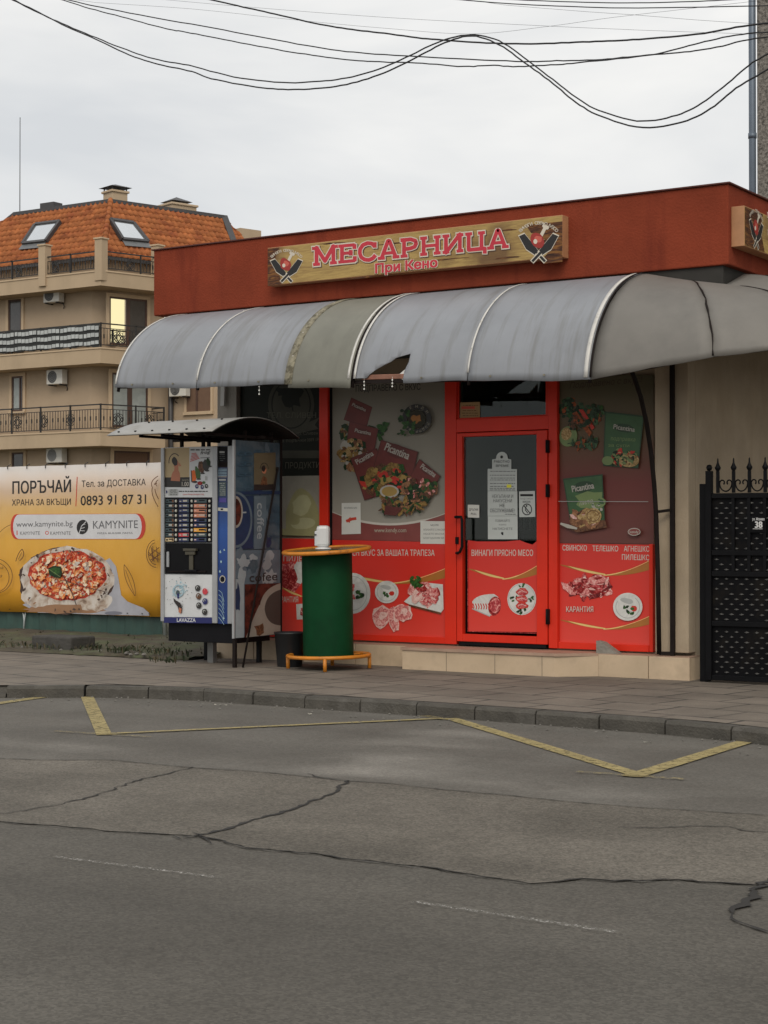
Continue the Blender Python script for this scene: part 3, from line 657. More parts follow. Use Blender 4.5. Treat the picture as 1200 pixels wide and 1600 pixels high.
# seal
a.ring(655, 655, 15.5, 15.5, 23, 23, m_ink); a.ell(655, 655, 14, 14, m_dk3); a.blob(655, 655, 8, 6, m_gold, .3, 12)
a.arct('КЕНДИ', 655, 655, 17.5, -70, 70, 4, CRM, .01); a.arct('ПОДПРАВКИ', 655, 655, 17.5, 105, 255, 3.5, CRM, .01); herbs(a, 637, 650, 9, 9, 21); herbs(a, 642, 668, 10, 9, 22); herbs(a, 632, 676, 6, 6, 23)
lab(a.build('window_poster', shop), 'grey poster with tilted red spice packets')
a = FA(-.006); a.quad(519.5, 699, 843.4, 847.4, 999, 1003, m_rp)
a.text('ОТЛИЧЕН ВКУС ЗА ВАШАТА ТРАПЕЗА', (521, 868), (679, 868.5), 9, WHT, .012)
swoosh(a, 521, 699, 896, .9)
a.ell(551, 927, 28, 32, m_plate); a.ring(551, 927, 22, 26, 23, 27, m_plate2); meatpile(a, 545, 922, 17, 22, 18, [m_rose, m_mred, m_pink], 5); herbs(a, 566, 930, 8, 9, 31)
chickplate(a, 605, 925, 18.5); 
for (x, y, r1, r2, ro) in ((597, 964, 15, 17, .3), (616, 968, 9, 20, -.1), (630, 958, 14, 14, .6)):
    a.blob(x, y, r1, r2, m_pale, .18, 14, ro, int(x)); a.blob(x, y, r1 * .85, r2 * .85, m_pink, .2, 13, ro, int(x) + 1); a.blob(x + 2, y - 3, r1 * .4, r2 * .4, m_pale, .3, 10, ro, int(x) + 2); a.line([(x - r1 * .5, y + 4), (x, y - 2), (x + r1 * .5, y + 3)], .9, m_pale)
a.poly([(664, 910), (693, 913), (694, 952), (690, 957), (640, 944), (632, 940)], m_plate); a.poly([(640, 944), (690, 957), (690, 960), (640, 947)], m_brn)
meatpile(a, 664, 928, 30, 20, 34, [m_pink, m_pale, m_rose, m_pink, m_mred], 6); herbs(a, 650, 908, 10, 12, 33)
lab(a.build('window_graphic', shop), 'red panel with plates of meat and white lettering')
# right window
a = FA(-.004); a.quad(874.5, 1021.5, 586, 586, 848.5, 850, m_olive)
a.text('Подправено с вкус!', (890, 607), (1002, 597), 9, m_inkb, .0, slant=.25)
GV = [m_leaf, m_leaf2, m_pg2, m_leaf2, m_car, m_pg]
veg(a, 893, 640, 22, 20, 30, 41, GV); veg(a, 928, 646, 20, 15, 22, 42, GV); a.poly([(895, 646), (902, 643), (926, 676), (922, 682)], m_car); a.poly([(905, 640), (912, 640), (930, 668), (926, 672)], m_tom)
a.ell(889, 682, 14, 16, m_lime, .2); a.ell(886, 678, 8, 10, m_nood, .2); veg(a, 912, 692, 26, 9, 22, 43, GV); veg(a, 905, 662, 18, 14, 16, 44, [m_brn, m_leaf2, m_car])
packet(a, [(947, 643), (1008, 650), (999, 732), (944, 728)], 'Picantina', ((960, 670), (993, 675)), 7, m_pg, m_pg2, 0, 1)
a.text('подправка', (956, 688), (994, 690), 6, m_lime, 0, slant=.2); a.text('за супи', (952, 698), (985, 699), 5, m_lime)
veg(a, 976, 716, 24, 13, 26, 45, [m_nood, m_leaf, m_lime, m_tom, m_leaf2]); a.ell(985, 720, 16, 10, m_nood); veg(a, 985, 719, 13, 8, 14, 46, [m_leaf2, m_lime, m_brn]); a.ell(952, 720, 9, 7, m_lime)
packet(a, [(882, 748), (944, 741), (948, 822), (894, 818)], 'Picantina', ((897, 769), (931, 763)), 9.5, m_pg, m_pg2, 0, 1)
a.blob(926, 782, 24, 14, m_lime, .25, 14); a.text('пиле', (908, 790), (928, 786), 7, m_ptx, 0, slant=.2); veg(a, 936, 790, 10, 12, 10, 47, [m_lime, m_pg, m_ptx])
a.poly([(880, 822), (948, 812), (951, 824), (905, 832)], m_brn); meatpile(a, 918, 812, 30, 19, 22, [m_flesh, m_nood, m_flesh, m_brn], 48, .4); a.ell(930, 806, 13, 12, m_nood); a.ring(930, 806, 9, 8, 10, 9, m_brn); a.line([(879, 818), (890, 822), (905, 826)], [3, 6, 3], m_ptx)
a.ell(994, 831, 10, 6, m_ptx); a.ell(994, 831, 8.8, 4.8, m_wine); a.text('kendy', (987, 833), (1001, 833), 4, m_ptx, .02)
a.quad(876, 1016, 783.2, 783.6, 784, 784.4, m_plate2)
lab(a.build('window_poster', shop), 'olive and wine red poster with green soup packets')
a = FA(-.006); a.quad(874.5, 1016, 849, 851, 1006, 1013, m_rp)
a.text('СВИНСКО', (879, 860), (917, 860.5), 8, WHT, .012); a.text('ТЕЛЕШКО', (926, 861), (966, 861.5), 8, WHT, .012); a.text('АГНЕШКО', (975, 861.5), (1015, 862), 8, WHT, .012); a.text('ПИЛЕШКО', (972, 874.5), (1015, 875.5), 8, WHT, .012)
swoosh(a, 876, 1016, 884, .85); swoosh(a, 876, 1016, 970, .75)
meatpile(a, 922, 918, 45, 22, 40, [m_rose, m_mred, m_mred2, m_pink, m_mred], 7, .3); a.text('КАРАНТИЯ', (886, 956), (928, 956), 8, WHT, .012); chickplate(a, 982, 948, 23)
lab(a.build('window_graphic', shop), 'red panel with raw meat cubes and a plate')

# ---- door --------------------------------------------------------------------
m_glass = bpy.data.materials.new('door glass'); m_glass.use_nodes = True; g = NT(m_glass); g.n.remove(g.n['Principled BSDF'])
tr = g.new('ShaderNodeBsdfTransparent', {'Color': (0.80, 0.86, 0.82, 1)}); gl = g.new('ShaderNodeBsdfGlossy', {'Roughness': 0.02, 'Color': (1, 1, 1, 1)}); fr = g.new('ShaderNodeFresnel', {'IOR': 1.30})
ms = g.new('ShaderNodeMixShader', {0: fr.outputs[0], 1: tr.outputs[0], 2: gl.outputs[0]}); g.t.links.new(ms.outputs[0], g.n['Material Output'].inputs['Surface'])
mb = MB()
dx0, dx1, dz0, dz1 = X(719), X(860), Z(790, 1004), Z(790, 675)
gx0, gx1, gz0, gz1 = X(727.5), X(843.5), Z(785, 992), Z(785, 681)
def frame4(mb, x0, x1, z0, z1, gx0, gx1, gz0, gz1, y0, y1, m):
    mb.box(x0, gx0, y0, y1, z0, z1, m, .004); mb.box(gx1, x1, y0, y1, z0, z1, m, .004)
    mb.box(gx0 + .0005, gx1 - .0005, y0, y1, z0, gz0, m, .004); mb.box(gx0 + .0005, gx1 - .0005, y0, y1, gz1, z1, m, .004)
frame4(mb, dx0, dx1, dz0, dz1, gx0, gx1, gz0, gz1, YF - .065, YF + .0, m_red)
mb.box(dx0 + .02, dx1 - .02, YF - .055, YF + .0, dz0 - .035, dz0 - .002, m_black)
door = mb.build('door', shop)
def sub(mb, name, lbl=None):
    o = mb.build(name, shop); o.parent = door; 
    if lbl: lab(o, lbl)
    return o
zmid = Z(785, 845)
mb = MB(); mb.box(gx0 + .002, gx1 - .002, YF - .032, YF - .026, zmid, gz1 - .002, m_glass); sub(mb, 'pane')
a = Art(lambda u, v: onY(u, v, YF - .036), (0, -1, 0)); 
pa = [(731, 844), (746, 846), (790, 846), (812, 844), (822, 848), (832, 851), (838, 846), (843, 843), (843.5, 988), (730.5, 986)]
a.poly(pa, m_rp); a.text('ВИНАГИ ПРЯСНО МЕСО', (737, 868.5), (833, 868.5), 9, WHT, .012)
swoosh(a, 732, 843, 890, .85)
a.poly([(738, 940)] + bez((738, 940), (745, 928), (772, 928), 6) + [(779, 933), (775, 960), (765, 962), (740, 952)], m_plate); a.ell(773, 947, 10, 15, m_mred, .15); a.ell(774, 946, 8, 12, m_rose, .15)
for i in range(7): a.line([(739 + i * 4, 943), (741 + i * 4, 948), (740 + i * 4, 952)], 1.6, m_tom)
a.line([(738, 951), (752, 957), (766, 963)], 1.6, m_plate2)
a.ell(815.5, 936, 22.5, 25, m_plate); a.ring(815.5, 936, 20.5, 23, 21.3, 23.8, m_plate2); herbs(a, 815, 916, 5, 6, 51); herbs(a, 803, 936, 5, 6, 52); herbs(a, 829, 936, 5, 6, 53); herbs(a, 815, 954, 6, 6, 54)
for i, y in enumerate((925, 936, 946)): a.blob(816, y, 9, 6, m_tom, .2, 12, 0, i); a.blob(816, y, 8, 4, m_rose, .3, 12, 0, i + 5); a.line([(809, y + 1), (816, y - 2), (823, y + 1)], .9, m_pale)
a.line([(731, 986.5), (843, 989.5)], 1.2, m_mred); a.line([(842.6, 848), (842.9, 989)], 1.2, m_mred); a.line([(731.4, 848), (731.7, 986)], 1.2, m_mred)
sub(a.mb, 'door_graphic', 'red vinyl on the lower half with meat pictures')
mb = MB(); hx, hz0, hz1 = X(729), Z(729, 864), Z(729, 808)
yy = YF - .065
mb.tube([(X(717) + .03, yy - .0, hz1 - .0), (X(717) + .03, yy - .05, hz1), (hx + .02, yy - .07, hz1), (hx + .03, yy - .07, hz1 - .03), (hx + .03, yy - .07, hz0 + .06), (hx + .005, yy - .07, hz0 + .01), (X(717) + .06, yy - .06, hz0), (X(717) + .03, yy - .03, hz0), (X(717) + .03, yy, hz0)], .014, m_black, 8)
mb.box(X(717.5), X(722.5), yy - .012, yy, Z(720, 850), Z(720, 839), m_black, .003)
sub(mb, 'handle')
for v0, v1 in ((688, 708), (757, 777), (951, 975)):
    mb = MB(); mb.box(X(859.3), X(863.3), yy - .024, yy + .02, Z(861, v1), Z(861, v0), m_black, .004); mb.tube([(X(861.2), yy - .026, Z(861, v1)), (X(861.2), yy - .026, Z(861, v0))], .010, m_black); sub(mb, 'hinge')
# window light over the door
mb = MB(); frame4(mb, X(717.2), X(860.8), zr[0] + .001, ZT, X(719), X(855), Z(780, 653) + .012, ZT - .05, YF - .03, YF + .02, m_red)
tw = mb.build('transom_window', shop)
mb = MB(); mb.box(X(719.2), X(854.8), YF - .012, YF - .006, Z(780, 653) + .013, ZT - .051, m_glass); o = mb.build('pane', shop); o.parent = tw
# the room seen through the door: walls, counter, shelf with jars
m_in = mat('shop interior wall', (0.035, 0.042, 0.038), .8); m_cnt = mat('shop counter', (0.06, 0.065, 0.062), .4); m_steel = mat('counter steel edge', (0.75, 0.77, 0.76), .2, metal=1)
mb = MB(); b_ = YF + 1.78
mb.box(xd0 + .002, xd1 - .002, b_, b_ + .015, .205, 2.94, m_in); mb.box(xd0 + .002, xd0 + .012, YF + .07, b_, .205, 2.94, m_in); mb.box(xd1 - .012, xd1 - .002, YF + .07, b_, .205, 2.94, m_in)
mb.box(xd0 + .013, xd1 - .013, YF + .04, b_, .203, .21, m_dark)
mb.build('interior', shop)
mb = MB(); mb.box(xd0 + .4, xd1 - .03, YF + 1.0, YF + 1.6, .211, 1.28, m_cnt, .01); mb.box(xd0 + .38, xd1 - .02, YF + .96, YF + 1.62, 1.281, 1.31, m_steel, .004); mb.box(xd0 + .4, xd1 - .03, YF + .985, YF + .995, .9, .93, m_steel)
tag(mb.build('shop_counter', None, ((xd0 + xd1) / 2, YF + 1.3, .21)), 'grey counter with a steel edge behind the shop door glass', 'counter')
# ================================================================== SIGN BOARDS
def wood(name, c1, c2, along):
    m = bpy.data.materials.new(name); m.use_nodes = True; g = NT(m); b = g.n['Principled BSDF']
    co = g.new('ShaderNodeTexCoord').outputs['Object']
    st = {'X': (1.2, 1.2, 14), 'Y': (1.2, 1.2, 14)}[along]
    mp_ = g.new('ShaderNodeMapping', {'Vector': co, 'Scale': st})
    n1 = g.new('ShaderNodeTexNoise', {'Vector': mp_.outputs[0], 'Scale': 2.6, 'Detail': 8.0, 'Roughness': 0.7, 'Distortion': 1.2})
    cr = g.new('ShaderNodeValToRGB', {'Fac': n1.outputs['Fac']}); e = cr.color_ramp.elements; e[0].position = .34; e[0].color = c2 + (1,); e[1].position = .6; e[1].color = c1 + (1,)
    n2 = g.new('ShaderNodeTexNoise', {'Vector': co, 'Scale': 1.6, 'Detail': 5.0}); r2 = g.new('ShaderNodeMapRange', {'Value': n2.outputs['Fac'], 'From Min': .52, 'From Max': .68, 'To Max': .75})
    mxn = g.new('ShaderNodeMix', {0: r2.outputs[0], 6: cr.outputs[0], 7: (0.085, 0.028, 0.010, 1)}, data_type='RGBA')
    g.t.links.new(mxn.outputs[2], b.inputs['Base Color']); b.inputs['Roughness'].default_value = .55
    return m
m_wood = wood('printed old wood', (0.44, 0.30, 0.095), (0.26, 0.16, 0.05), 'X'); m_woodd = food('print burnt wood', [(.34, (44, 24, 16)), (.5, (84, 48, 26)), (.62, (128, 86, 40))], 5, stretch=(1, 1, 7))
m_side = mat('sign edge', (0.42, 0.21, 0.10), .6, var=.15)
m_lred = mat('sign letter red', (0.50, 0.022, 0.042), .45); m_lwh = flat('sign letter outline', 205, 196, 180); m_ldk = flat('sign letter shadow', 70, 44, 34)
m_blade = flat('print blade', 24, 22, 22); m_ham = flat('print ham', 150, 42, 34); m_ham2 = flat('print ham light', 190, 88, 74)
# slab-serif capitals as strokes in a 0..1 box (baseline 0)
S_ = {
 'М': (1.25, [[(.16, 0), (.16, 1), (.62, .18), (1.08, 1), (1.08, 0)]], [(.16, 0), (1.08, 0), (.10, 1), (1.14, 1)]),
 'Е': (.95, [[(.18, 0), (.18, 1)], [(.0, .96), (.86, .96)], [(.18, .52), (.66, .52)], [(.0, .04), (.88, .04)], [(.86, .98), (.86, .74)], [(.88, .02), (.88, .28)], [(.66, .66), (.66, .38)]], []),
 'С': (1.0, [[(.90, .70), (.90, .98)], [(.90, .76), (.74, .94), (.5, .99), (.25, .9), (.1, .68), (.08, .45), (.16, .2), (.36, .04), (.6, .0), (.8, .08), (.93, .24)]], []),
 'А': (1.08, [[(.14, 0), (.5, 1), (.58, 1), (.94, 0)], [(.28, .3), (.82, .3)]], [(.14, 0), (.94, 0)]),
 'Р': (.95, [[(.18, 0), (.18, 1)], [(.0, .97), (.55, .97), (.8, .86), (.84, .7), (.76, .52), (.5, .44), (.18, .44)]], [(.18, 0)]),
 'Н': (1.1, [[(.18, 0), (.18, 1)], [(.92, 0), (.92, 1)], [(.18, .5), (.92, .5)]], [(.18, 0), (.92, 0), (.18, 1), (.92, 1)]),
 'И': (1.12, [[(.18, 1), (.18, 0), (.94, 1), (.94, 0)]], [(.18, 1), (.94, 1), (.18, 0), (.94, 0)]),
 'Ц': (1.12, [[(.18, 1), (.18, .04), (1.06, .04), (1.06, -.24)], [(.88, 1), (.88, .04)]], [(.18, 1), (.88, 1)]),
}
def slab_word(a, word, p0, p1, h, layers):
    tot = sum(S_[c][0] for c in word) + .12 * (len(word) - 1)
    ux, uy = (p1[0] - p0[0]) / tot, (p1[1] - p0[1]) / tot
    for wd, m, dx, dy in layers:
        x = 0
        for c in word:
            adv, strokes, serifs = S_[c]
            def P(q): return (p0[0] + ux * (x + q[0]) + dx, p0[1] + uy * (x + q[0]) + a.up * q[1] * h + dy)
            allp = [list(s) for s in strokes] + [[(sx - .17, .035 if sy == 0 else .965), (sx + .17, .035 if sy == 0 else .965)] for sx, sy in serifs]
            for s_ in allp:
                q = [P(t) for t in s_]
                # square ends: lengthen by a little
                for (i, j) in ((0, 1), (-1, -2)):
                    vx, vy = q[i][0] - q[j][0], q[i][1] - q[j][1]; l = sqrt(vx * vx + vy * vy) or 1; ee = (wd - layers[-1][0]) / 2 + .02 * h
                    q[i] = (q[i][0] + vx / l * ee, q[i][1] + vy / l * ee)
                thick = wd * (0.82 if (len(s_) == 2 and abs(s_[0][1] - s_[1][1]) < .01) else 1.0) if wd == layers[-1][0] else wd
                for qa, qb in zip(q[:-1], q[1:]): a.line([qa, qb], thick, m); a.z -= a.step * .97
                for q_ in q[1:-1]: a.z += a.step * .4; a.ell(q_[0], q_[1], thick / 2, thick / 2, m, n=10); a.z -= a.step * 1.4
                a.z += a.step * .03
            x += adv + .12
        a.z += a.step * 3
def emblem(a, cx, cy, s, k=1.0):
    """crossed cleavers, a ham and an arc of lettering; s = half width"""
    u = a.up
    def T(x, y): return (cx + x * s * k, cy + u * y * s)
    for sg in (-1, 1):
        bl = [(-.98, .34), (-.70, .46), (-.02, -.36), (-.18, -.58), (-.62, -.30)]
        big = [(x * 1.0 + (x + .5) * .1, y + (y - 0) * .12) for x, y in bl]
        a.poly([T(-sg * x, y) for x, y in big], m_lwh); a.poly([T(-sg * x, y) for x, y in bl], m_blade)
        a.line([T(-sg * -.10, -.46), T(-sg * .34, -.92)], s * .22, m_lwh); a.line([T(-sg * -.10, -.46), T(-sg * .32, -.90)], s * .13, m_blade)
    a.line([T(.12, .36), T(.34, .78)], s * .16, m_lwh); a.ell(*T(.28, .84), s * .1 * k, s * .1, m_lwh, n=12); a.ell(*T(.42, .76), s * .1 * k, s * .1, m_lwh, n=12)
    a.blob(*T(-.06, .14), s * .32 * k, s * .40, m_ham, .08, 16, .5 * u); a.blob(*T(-.02, .2), s * .18 * k, s * .17, m_ham2, .2, 12, .5); a.ell(*T(-.16, .08), s * .1 * k, s * .12, m_lwh, n=12)
    a.arct('винаги свежо месо', cx, cy - u * s * .25, s * 1.16, -48, 48, s * .20, m_lwh, .012)
# main board over the awning
YS = YA - .12
s0, s1 = onY(418, 417, YS), onY(879, 378, YS)
z0s, z1s = onY(418, 446.5, YS).z, onY(418, 387.5, YS).z
sgn = thing('sign_board', 'long wood-print sign with big red lettering over the awning along the shop front', 'sign', ((s0.x + s1.x) / 2, YA, z0s))
mb = MB(); mb.box(s0.x, s1.x, YS, YA - .001, z0s, z1s, m_side, .004); mb.box(s0.x + .006, s1.x - .006, YS - .002, YS + .01, z0s + .006, z1s - .006, m_wood); mb.build('board', sgn)
a = Art(lambda u, v: onY(u, v, YS), (0, -1, 0), start=.003)
a.poly([(418.5, 388.5), (437, 386.5), (430, 404), (441, 445), (418.5, 446)], m_woodd); a.poly([(822, 351.5), (848, 349), (879, 346), (879, 409), (850, 412), (846, 406), (856, 396), (834, 388), (852, 374), (830, 364)], m_woodd)
for (x, y, r1, r2, k) in ((620, 380, 30, 1.2, 1), (700, 405, 24, 1, 2), (560, 434, 26, 1.2, 3), (800, 402, 20, 1.5, 4), (520, 380, 18, 1, 5), (880 - 90, 360, 14, 1.4, 6), (845, 404, 16, 1.5, 7)): a.blob(x, y, r1, r2, m_woodd, .5, 14, -.09, k)
slab_word(a, 'МЕСАРНИЦА', (490.5, 414.5), (794, 386), 27, [(9.0, m_ldk, 1.1, 1.0), (8.6, m_lwh, 0, 0), (6.0, m_lred, 0, 0)])
a.build('lettering', sgn); a = Art(lambda u, v: onY(u, v, YS), (0, -1, 0), start=.012)
for b_, m_ in ((.13, m_lwh), (.06, m_lred)): a.text('При Кено', (588, 427), (684, 417), 13.5, m_, b_); a.z += .001
a.build('lettering', sgn)
for cx, cy, s in ((448, 417, 26), (842, 380, 32)):
    a = Art(lambda u, v: onY(u, v, YS), (0, -1, 0), start=.004); emblem(a, cx, cy, s, .98); a.build('emblem', sgn)
# the same board round the corner, on the passage side
XS = XFR + .12
q0, q1 = onX(1163, 360, XS), onX(1163, 380, XS)
ys0 = onX(1163, 360, XS).y; z0q, z1q = onX(1163, 384, XS).z, onX(1163, 321, XS).z
sg2 = thing('sign_board', 'wood-print sign with red lettering on the narrow side of the fascia round the corner', 'sign', (XFR, ys0 + 1.4, z0q))
mb = MB(); mb.box(XFR + .001, XS, ys0, ys0 + 2.9, z0q, z1q, m_side, .004); mb.box(XS - .01, XS + .002, ys0 + .006, ys0 + 2.89, z0q + .006, z1q - .006, m_wood); mb.build('board', sg2)
a = Art(lambda p, q: V((XS, p, q)), (1, 0, 0), up=1, start=.003)
slab_word(a, 'МЕСАРНИЦА', (ys0 + .56, z0q + .19), (ys0 + 2.42, z0q + .19), .165, [(.054, m_ldk, .006, -.006), (.052, m_lwh, 0, 0), (.036, m_lred, 0, 0)])
a.build('lettering', sg2); a = Art(lambda p, q: V((XS, p, q)), (1, 0, 0), up=1, start=.012)
for b_, m_ in ((.15, m_lwh), (.075, m_lred)): a.text('При Кено', (ys0 + 1.2, z0q + .06), (ys0 + 1.8, z0q + .06), .1, m_, b_ + .02); a.z += .001
a.build('lettering', sg2)
for yy_ in (ys0 + .27, ys0 + 2.62):
    a = Art(lambda p, q: V((XS, p, q)), (1, 0, 0), up=1, start=.004); a.poly([(yy_ - .26, z0q + .01), (yy_ + .2, z0q + .01), (yy_ + .1, z0q + .2), (yy_ + .16, z1q - .01), (yy_ - .26, z1q - .01)], m_woodd); emblem(a, yy_, (z0q + z1q) / 2, .17); a.build('emblem', sg2)

# ================================================================== AWNING
m_sheet = mat('grey painted sheet', (0.235, 0.248, 0.272), .45, metal=.0, var=.12, vscale=1.5, bump=.18, bscale=2.6, col2=(0.185, 0.19, 0.198), c2scale=5, c2lo=.5, c2hi=.66, c2stretch=(1.8, .16, .16), spec=.5)
m_sheetb = mat('grey end sheet', (0.165, 0.155, 0.14), .6, var=.14, vscale=1.3, bump=.2, bscale=2.5, col2=(0.13, 0.123, 0.112), c2scale=2, c2lo=.48, c2hi=.72)
m_sheet2 = mat('dirty old sheet', (0.175, 0.174, 0.145), .6, var=.16, vscale=2, bump=.15, bscale=3, col2=(0.15, 0.148, 0.122), c2scale=3, c2lo=.5, c2hi=.7, c2stretch=(1.5, .3, .3))
m_strip = mat('white joint strip', (0.60, 0.585, 0.555), .5, var=.12, col2=(0.42, 0.38, 0.32), c2scale=9, c2lo=.58, c2hi=.7)
m_mould = mat('mouldy joint', (0.24, 0.22, 0.16), .9, var=.3, vscale=14, col2=(0.10, 0.09, 0.06), c2scale=16, c2lo=.48, c2hi=.6)
m_rust = mat('rusty brown bar', (0.23, 0.105, 0.07), .7, var=.25, vscale=12)
AX0, AX1 = -11.60, -6.365; Yo = 12.9
def zlow(x): return 2.71 + (2.55 - 2.71) * (x - AX0) / (AX1 - AX0)
ZTOP = ZF0 - .02
def prof(t, x, ztop=None, y1=YA, y0=Yo):
    """t = 0 at the fascia, 1 at the front lip: a flattened quarter ellipse"""
    zl = zlow(x); zt = ztop or ZTOP; th = t * pi / 2
    fy = 0.86 * sin(th) ** 1.0 + .14 * t; fz = 0.80 * cos(th) + .20 * (1 - t)
    return V((x, y1 + (y0 - y1) * fy, zl + (zt - zl) * fz))
awn = thing('awning', 'curved grey sheet metal awning along the shop front with a torn hole', 'awning', ((AX0 + AX1) / 2, YA, 2.6))
topx = [AX0] + [onY(u, v, YA).x for u, v in ((415, 484), (555, 473), (650, 462), (825, 447))] + [AX1]
NT_ = 20
rd = random.Random(11)
def lipw(x): return .008 * sin(x * 3.1) + .004 * sin(x * 9.7 + 1)
for i in range(5):
    m = m_sheet2 if i == 2 else m_sheet
    xa, xb = topx[i] + .004, topx[i + 1] - .004
    mb = MB()
    def pt(s, t, off=0.0):
        x = xa + (xb - xa) * s; p = prof(t, x); p.z += lipw(x) * t ** 3 - (.03 * t ** 8 if i == 2 else 0); p.y += .012 * sin(s * pi) * t - (.012 if i == 2 else 0); return p
    if i != 3:
        ns = 16; mb.grid([[pt(s / ns, t / NT_) for s in range(ns + 1)] for t in range(NT_ + 1)], m)
    else:
        # the torn hole, outlined in (s, t) of the sheet
        hole_px = [(573, 591), (578, 585), (588, 578), (600, 571), (612, 565), (618, 560), (624, 558), (642, 553), (639, 566), (632, 580), (630, 593), (600, 600), (572, 600)]
        def st_of(px):
            best = None
            for it in range(3):
                rng = [(a_ / 30, b_ / 30) for a_ in range(31) for b_ in range(31)] if it == 0 else [(best[1] + (a_ - 5) / (30 * 5 ** it), best[2] + (b_ - 5) / (30 * 5 ** it)) for a_ in range(11) for b_ in range(11)]
                for s_, t_ in rng:
                    u_, v_, _d = proj(pt(s_, t_)); e_ = (u_ - px[0]) ** 2 + (v_ - px[1]) ** 2
                    if best is None or e_ < best[0]: best = (e_, s_, t_)
            return (min(.97, max(.02, best[1])), min(1.2, best[2]))
        hp = [st_of(p) for p in hole_px]
        pts = [(0, 0), (1, 0), (1, 1)]
        # lip edge with the tear running out of it
        lowr = max(hp[-3][0], hp[-4][0]); outline = [(s_ / 14, 0) for s_ in range(15)] + [(1, t_ / 14) for t_ in range(1, 15)]
        outline += [(x_, 1) for x_ in [1 - k / 14 for k in range(1, 14)] if x_ > lowr + .02] + [(lowr, 1)]
        tear = [p for p in hp[:-2]][::-1]                                     # from right bottom up and round to the left
        outline += [(p[0], min(p[1], .995)) for p in tear] + [(0, min(.97, tear[-1][1]))] + [(0, 1 - k / 14) for k in range(1, 14) if 1 - k / 14 < tear[-1][1] - .02]
        def inside(p, poly):
            c = False
            for (x1, y1), (x2, y2) in zip(poly, poly[1:] + poly[:1]):
                if (y1 > p[1]) != (y2 > p[1]) and p[0] < (x2 - x1) * (p[1] - y1) / (y2 - y1) + x1: c = not c
            return c
        g_ = [(s_ / 22, t_ / 22) for s_ in range(1, 22) for t_ in range(1, 22)]
        g_ = [p for p in g_ if inside(p, outline)]
        allp = [V(p) for p in outline] + [V(p) for p in g_]; n_ = len(outline)
        vo, eo, fo, *_r = delaunay_2d_cdt(allp, [(k, (k + 1) % n_) for k in range(n_)], [], 0, 1e-5)
        fo = [f for f in fo if inside((sum(vo[k].x for k in f) / len(f), sum(vo[k].y for k in f) / len(f)), outline)]
        mb.add([pt(p.x, p.y) for p in vo], [list(f) for f in fo], m, True)
    for x in [xa + .22 + k * .52 for k in range(3)]:
        if x < xb - .1 and not (i == 3 and x < xa + .6):
            p = prof(.97, x); mb.obox(p + V((0, -.006, .0)), V((1, 0, 0)), V((0, 1, 0)), V((0, 0, 1)), .014, .012, .014, m_mould)
    solid(mb.build('sheet', awn), .004)
    # bent flap of metal left in the hole and the rusty bar showing under it
    if i == 3:
        f0, f1, f2, f3 = pt(*hp[7]), pt(*hp[8]), pt(*hp[10]), pt(hp[10][0] - .09, hp[10][1] - .02)
        mb = MB(); inn = V((0, .05, -.01)); mb.add([f1 + inn, f2 + inn * .3, f3 + inn * .8, f1.lerp(f3, .45) + inn * 1.3], [[0, 1, 2, 3]], m_strip); solid(mb.build('torn_flap', awn), .003)
        b0, b1 = onY(567, 590, Yo + .05), onY(636, 588, Yo + .05); mb = MB(); mb.bar(b0, b1, .04, .045, m_rust, bev=.006); mb.build('edge_bar', awn)
# joint strips
def strip(x, off, wd, m, t0=0.0, t1=.97, lift=.007, par=awn, n=22):
    rows = [[], []]
    for k in range(n + 1):
        t = t0 + (t1 - t0) * k / n; p = prof(t, x + off); q = prof(min(1, t + .02), x + off) - prof(max(0, t - .02), x + off); nn = V((0, q.z, -q.y)).normalized()
        if nn.z < 0 and t < .5: nn = -nn
        if nn.y > 0: nn = -nn
        p = p + nn * lift; p.z += lipw(x) * t ** 3
        rows[0].append(p - V((wd / 2, 0, 0))); rows[1].append(p + V((wd / 2, 0, 0)))
    mb = MB(); mb.grid(rows, m)
    if m is not m_frame:
        for k in range(1, 5):
            p = prof(k / 5 * .97 + .02, x + off); mb.obox(p + V((.0, -.010, .010)), V((1, 0, 0)), V((0, 1, 0)), V((0, 0, 1)), .006, .006, .006, m_strip)
    o = mb.build('joint_strip', par); solid(o, .006, 0)
    return o
strip(topx[0], .012, .018, m_strip, 0, .97); strip(topx[1], 0, .017, m_strip, .02, .94); strip(topx[2], 0, .085, m_mould, .0, 1.0, .012); strip(topx[3], -.030, .022, m_strip, 0, .96, .014); strip(topx[3], .035, .022, m_strip, 0, .96, .012); strip(topx[3], .002, .03, m_frame, 0, .97, .008)
strip(topx[4], 0, .017, m_strip, .02, .95); strip(topx[5], -.045, .036, m_strip, .02, .99, .012); strip(topx[5], .0, .018, m_frame, 0, .99, .016)
